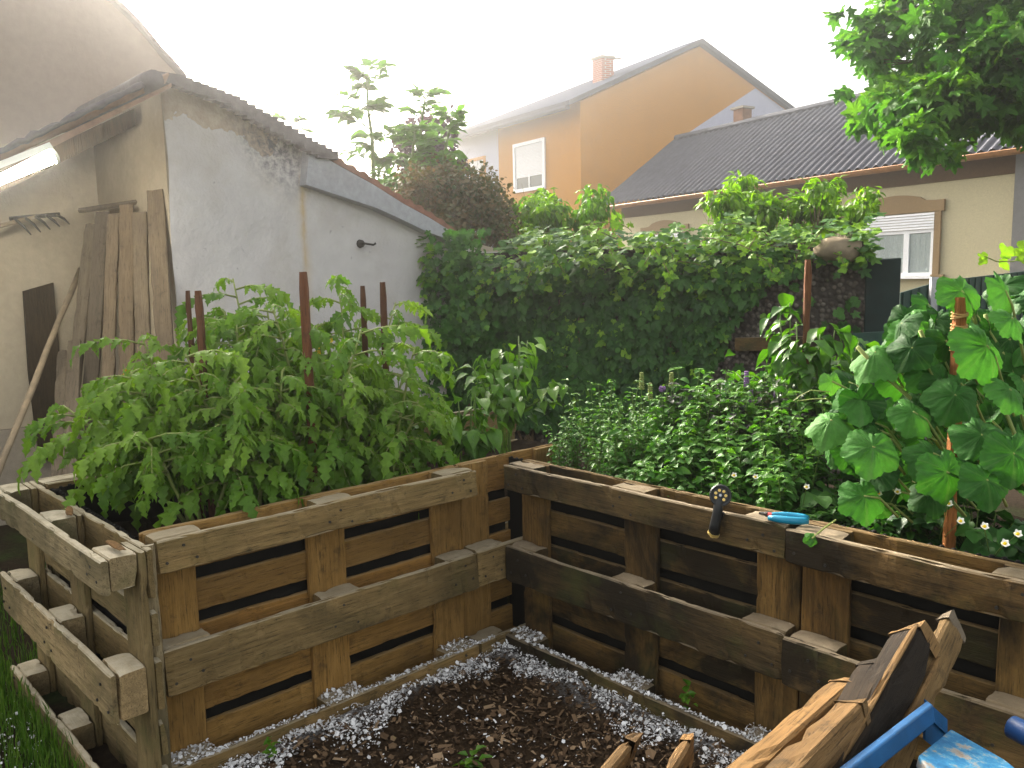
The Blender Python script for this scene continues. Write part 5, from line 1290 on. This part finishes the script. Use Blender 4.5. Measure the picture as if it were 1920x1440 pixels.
# lumpy mulch bed as ground relief
mb = MB(); nx, ny = 110, 110
def mz(x, y): return .022+.03*nz(x*3, y*3, 1)+.014*nz(x*9, y*9, 2)+.05*max(0, 1-max(0, min(x, -y))/.22)*.6
vs = [(x, y, mz(x, y)) for y in np.linspace(-2.0, -.004, ny+1) for x in np.linspace(.004, 2.4, nx+1)]
mb.add(vs, [(j*(nx+1)+i, j*(nx+1)+i+1, (j+1)*(nx+1)+i+1, (j+1)*(nx+1)+i) for j in range(ny) for i in range(nx)])
mo = mb.build('mulch_bed', MT['mulch'], smooth=True); aa = mo.data.attributes.new('ash', 'FLOAT', 'POINT')
aa.data.foreach_set('value', np.array([max(0, min(1, 1.0-min(x, -y)/max(.05, .10+.08*nz(x*3.1, y*3.1, 4)))) for x, y, z in vs]))
tag(mo, 'dark lumpy mulch ground in the inner angle of the raised bed', 'mulch', kind='structure')
pts = []
while len(pts) < 15000:
    x, y = rng.uniform(.02, 2.1), rng.uniform(-1.9, -.02)
    if rng.random() < 1.2-.35*math.hypot(x-.6, y+.5): pts.append((x, y, mz(x, y)+rng.uniform(.002, .014)))
scatter_flakes('wood_chips', pts, .0175, MT['chip'], 'brown wood chip mulch covering the ground in the inner corner', 'wood chips', .35)
pts = []
while len(pts) < 8500:
    e = abs(rng.normal(.02, .085))+.006; s = rng.uniform(0, 1.9)
    if nz(s*3.2, 3, 1)+.40 < e*3.2 or nz(s*7, e*11, 7) < -.35+.5*rng.random(): continue
    x, y = (e, -s) if rng.random() < .52 else (s, -e)
    pts.append((x, y, mz(x, y)+rng.uniform(.006, .024)))
for _ in range(1100):
    x, y = rng.uniform(.02, 1.6), rng.uniform(-1.4, -.02); pts.append((x, y, mz(x, y)+.016))
# ash on bottom skids and ledges, and on the grass at the left end
for _ in range(900):
    s = rng.uniform(-1.3, -.05); pts.append((-.002-rng.random()*.02, s, .103+rng.random()*.004))
for _ in range(500):
    s = rng.choice([.07, .6, 1.13])+rng.uniform(-.07, .07)-1.33; pts.append((-.022-rng.random()*.07, s, .104+rng.random()*.006))
for _ in range(900):
    s = rng.uniform(.05, 1.2); pts.append((s, .004+rng.random()*.018, .103+rng.random()*.004))
for _ in range(700):
    s = rng.choice([.07, .6, 1.13])+rng.uniform(-.07, .07); pts.append((s, .022+rng.random()*.07, .104+rng.random()*.006))
for _ in range(1100):
    x, y = rng.normal(-.55, .4), rng.normal(-1.72, .10)
    if y < -1.53: pts.append((x, y, .03+rng.random()*.03))
scatter_flakes('ash_flakes', pts, .0082, MT['flake'], 'white ash flakes scattered along the foot of the pallets', 'ash flakes', .5, (0.1, 1), .35)
# grass at the left end
k = 22000; gx = rng.uniform(-2.6, .2, k); gy = rng.uniform(-2.6, -1.50, k); keep = rng.random(k) < np.clip(.35+.9*np.abs(gy+1.75), 0, 1); gx, gy = gx[keep], gy[keep]; k = len(gx)
a = rng.uniform(0, 6.28, k); d = np.stack([np.cos(a)*.5, np.sin(a)*.5, np.ones(k)], 1)
o = inst('grass', [(T_BLADE, np.stack([gx, gy, np.zeros(k)], 1), d, np.stack([np.cos(a), np.sin(a), .5*np.ones(k)], 1), rng.uniform(.05, .13, k), rng.uniform(0, .9, k))], MT['L_grass'])
tag(o, 'green grass growing outside the left end pallet', 'grass', kind='stuff')
k = 5000; gx = rng.uniform(-2.4, -1.2, k); gy = rng.uniform(-2.2, 1.4, k); a = rng.uniform(0, 6.28, k); d = np.stack([np.cos(a)*.5, np.sin(a)*.5, np.ones(k)], 1)
o = inst('grass', [(T_BLADE, np.stack([gx, gy, np.zeros(k)], 1), d, np.stack([np.cos(a), np.sin(a), .5*np.ones(k)], 1), rng.uniform(.05, .12, k), rng.uniform(0, .9, k))], MT['L_grass'])
tag(o, 'green grass between the raised bed and the shed', 'grass', kind='stuff')
# weeds
def weed(label, px, py, Y=None, z=.05, n=9, s=.035):
    b = onz(px, py, z) if Y is None else ony(px, py, Y); a = rng.uniform(0, 6.28, n); d = np.stack([np.cos(a), np.sin(a), rng.uniform(.1, .7, n)], 1)
    o = inst('weed', [(T_MINT, b+rv(n, .015)*[1, .4, 1], d, np.array([0, 0, 1.])+rv(n, .3), rng.uniform(.6, 1.2, n)*s, rng.uniform(.4, .95, n))], MT['L_pepper']); tag(o, label, 'weed', 'small weeds around the mulch')
weed('small leafy weed growing from the mulch at the bottom centre', 885, 1425, None, .05, 10, .05)
weed('small weed on the bottom slat of the front left pallet', 512, 1400, None, .11, 12, .03)
weed('weed growing out of a gap in the dark pallet', 1290, 1310, .06, 0, 14, .035)

# ------------------------------------------------------------------ broken timber and blue trestle at the bottom right
def timber(label, Ppx, Qpx, D0, D1, w, th, side, endm, seed, split=.03, ref=None, edge=False):
    Q = at(*Ppx, D0); P = at(*Qpx, D1); L = np.linalg.norm(Q-P)
    t = thing('broken_timber', label, 'timber', P, 'broken timbers heaped at the bottom right')
    z = nrm(Q-P); x = nrm(np.cross(z, ref if ref is not None else FW)); y = np.cross(z, x)
    m = Matrix.Identity(4)
    for i in range(3): m[i][0] = x[i]; m[i][1] = y[i]; m[i][2] = z[i]
    t.rotation_euler = m.to_euler()
    mb = MB(); rough_board(mb, (-w/2, -th/2, 0), (w/2, th/2, L-.028), 2, seed, .003, .010, .005, .004, .035, 0); mb.build('beam', MT[side], t, local=True)
    # broken end: worn, tapered and tilted
    mb = MB(); r = random.Random(seed); b = L-.034; tx, ty = r.uniform(-.4, .4)*split, r.uniform(.3, .9)*split; rings = []
    sq = [(-1, -1), (-.3, -1.02), (.3, -.98), (1, -1), (1.02, 0), (1, 1), (.3, 1.02), (-.3, .97), (-1, 1), (-1.01, 0)]
    for k_, (sc_, hh) in enumerate(((.985, 0), (.98, split*.5), (.86, split*1.1), (.55 if split < .025 else .12, split*1.6))):
        for x_, y_ in sq: rings.append((x_*w/2*sc_+.002*r.uniform(-1, 1)+(.25*w*(1-sc_) if split > .025 else 0), y_*th/2*sc_+.002*r.uniform(-1, 1), b+hh+(tx*x_+ty*y_)*(k_ > 0)+split*.25*r.uniform(-1, 1)*(k_ > 1)))
    m_ = len(sq); mb.add(rings, [(k_*m_+q, k_*m_+(q+1) % m_, (k_+1)*m_+(q+1) % m_, (k_+1)*m_+q) for k_ in range(3) for q in range(m_)]+[list(range(3*m_, 4*m_))])
    mb.build('broken_end', MT[endm], t, local=True)
    if edge:
        mb = MB(); rough_board(mb, (-w/2-.011, th/2-.016, 0), (-w/2-.001, th/2+.002, L-.02), 2, seed+.5, .002, .006, .003, .004, .03); rough_board(mb, (w/2+.001, th/2-.014, 0), (w/2+.010, th/2, L-.03), 2, seed+.9, .002, .006, .003, .004, .03); mb.build('sapwood_edge', MT['fresh'], t, local=True)
timber('thick broken beam with a dark face and fresh split end, tallest of the heap', (1722, 1190), (1520, 1560), 1.62, 1.25, .066, .06, 'char', 'fresh', 1, .02, None, True)
timber('greyish split slat behind the tallest broken beam', (1790, 1165), (1640, 1500), 1.70, 1.36, .062, .028, 'worn', 'plank', 2, .014)
timber('slim broken beam with rounded end left of the tallest beam', (1598, 1287), (1330, 1520), 1.55, 1.25, .05, .045, 'fresh', 'fresh', 3, .02)
timber('front broken beam with pale orange wood in front of the heap', (1612, 1330), (1420, 1530), 1.42, 1.18, .058, .05, 'fresh', 'fresh', 4, .016)
timber('dark charred board between the broken beams', (1650, 1250), (1500, 1540), 1.58, 1.22, .05, .06, 'char', 'char', 5, .02)
timber('pointed pale splinter board at the bottom edge, leftmost of the timbers', (1182, 1402), (1120, 1480), 1.50, 1.3, .05, .02, 'fresh', 'fresh', 6, .03)
timber('pale broken board end at the bottom edge beside the pointed splinter', (1290, 1402), (1240, 1490), 1.48, 1.3, .055, .02, 'fresh', 'fresh', 7, .03)

t = thing('blue_trestle', 'blue painted trestle with flaking plank and steel leg at the bottom right corner', 'trestle', at(1760, 1440, 1.35)*np.array([1, 1, 0]))
mb = MB(); a = at(1752, 1338, 1.42); b = at(1560, 1490, 1.22); u_ = nrm(np.cross(b-a, FW))
mb.slab([a-u_*.016, a+u_*.016, b+u_*.016, b-u_*.016], FW*.02); mb.build('leg', MT['bluepaint'], t, bevel=.003)
mb = MB(); c = at(1790, 1368, 1.46); mb.slab([a+RT*.001+FW*.024-UP*.015, a+FW*.024+UP*.012, c+FW*.024+UP*.008, c+FW*.024-UP*.02], FW*.012)
mb.slab([a+FW*.03-UP*.012, c+FW*.03-UP*.012, c+FW*.03-UP*.06, a+FW*.03-UP*.06], FW*.01); mb.build('bracket', MT['bluepaint'], t)
mb = MB(); q = [at(1783, 1366, 1.44), at(1885, 1425, 1.36), at(1980, 1500, 1.22), at(1800, 1520, 1.18), at(1722, 1416, 1.32)]
nn_ = nrm(np.cross(q[1]-q[0], q[4]-q[0])); mb.slab([q[0], q[1], q[2], q[3], q[4]], nn_*.02*(1 if nn_[2] < 0 else -1)); mb.build('plank', MT['blueflake'], t, bevel=.003)
mb = MB(); a = at(1896, 1362, 1.5); b = at(1990, 1410, 1.42); mb.tube([a, a*.98+b*.02, b], [.019, .021, .021], 18); mb.build('tube_rail', MT['bluetube'], t, smooth=True)

# ------------------------------------------------------------------ light
w = bpy.data.worlds.new("World"); SC.world = w; w.use_nodes = True
nt = w.node_tree; bg = nt.nodes['Background']; sky = nt.nodes.new('ShaderNodeTexSky'); sky.sky_type = 'NISHITA'; sky.sun_disc = False
fa = math.atan2(FW[1], FW[0]); sa = fa+R(34); sel = R(29)
sdir = np.array([math.cos(sa)*math.cos(sel), math.sin(sa)*math.cos(sel), math.sin(sel)])
sky.sun_elevation = sel; sky.sun_rotation = math.atan2(sdir[0], sdir[1]); sky.dust_density = 4; sky.air_density = 1; sky.ozone_density = 1
hs = nt.nodes.new('ShaderNodeHueSaturation'); hs.inputs['Saturation'].default_value = .35
nt.links.new(sky.outputs[0], hs.inputs['Color']); tm = nt.nodes.new('ShaderNodeMix'); tm.data_type = 'RGBA'; tm.blend_type = 'MULTIPLY'; tm.inputs[0].default_value = 1; tm.inputs[7].default_value = (1, .965, .89, 1)
nt.links.new(hs.outputs[0], tm.inputs[6]); nt.links.new(tm.outputs[2], bg.inputs['Color']); bg.inputs['Strength'].default_value = .15
sl_ = bpy.data.lights.new('sun', 'SUN'); sl_.energy = 4.5; sl_.angle = R(14); sl_.color = (1, .92, .80)
so = bpy.data.objects.new('sun', sl_); COL.objects.link(so); so.rotation_euler = Vector(-V(sdir)).to_track_quat('-Z', 'Y').to_euler()
vs_ = SC.view_settings; vs_.view_transform = 'Standard'; vs_.look = 'None'; vs_.gamma = 1; vs_.exposure = 1.98
SC.cycles.max_bounces = 8; SC.cycles.transmission_bounces = 4; SC.cycles.transparent_max_bounces = 8

# ------------------------------------------------------------------ haze volume added to imitate lens glare
hm = bpy.data.materials.new('haze'); hm.use_nodes = True; ht = hm.node_tree; ht.nodes.remove(ht.nodes['Principled BSDF'])
hv = ht.nodes.new('ShaderNodeVolumePrincipled'); hv.inputs['Color'].default_value = (.97, .95, .92, 1); hv.inputs['Density'].default_value = .0105; hv.inputs['Anisotropy'].default_value = .92
ht.links.new(hv.outputs[0], ht.nodes['Material Output'].inputs['Volume'])
tag(MB().box((-45, -15, -1.5), (40, 60, 13)).build('haze', hm), 'thin even haze added to imitate lens glare toward the upper left', 'haze', kind='stuff')
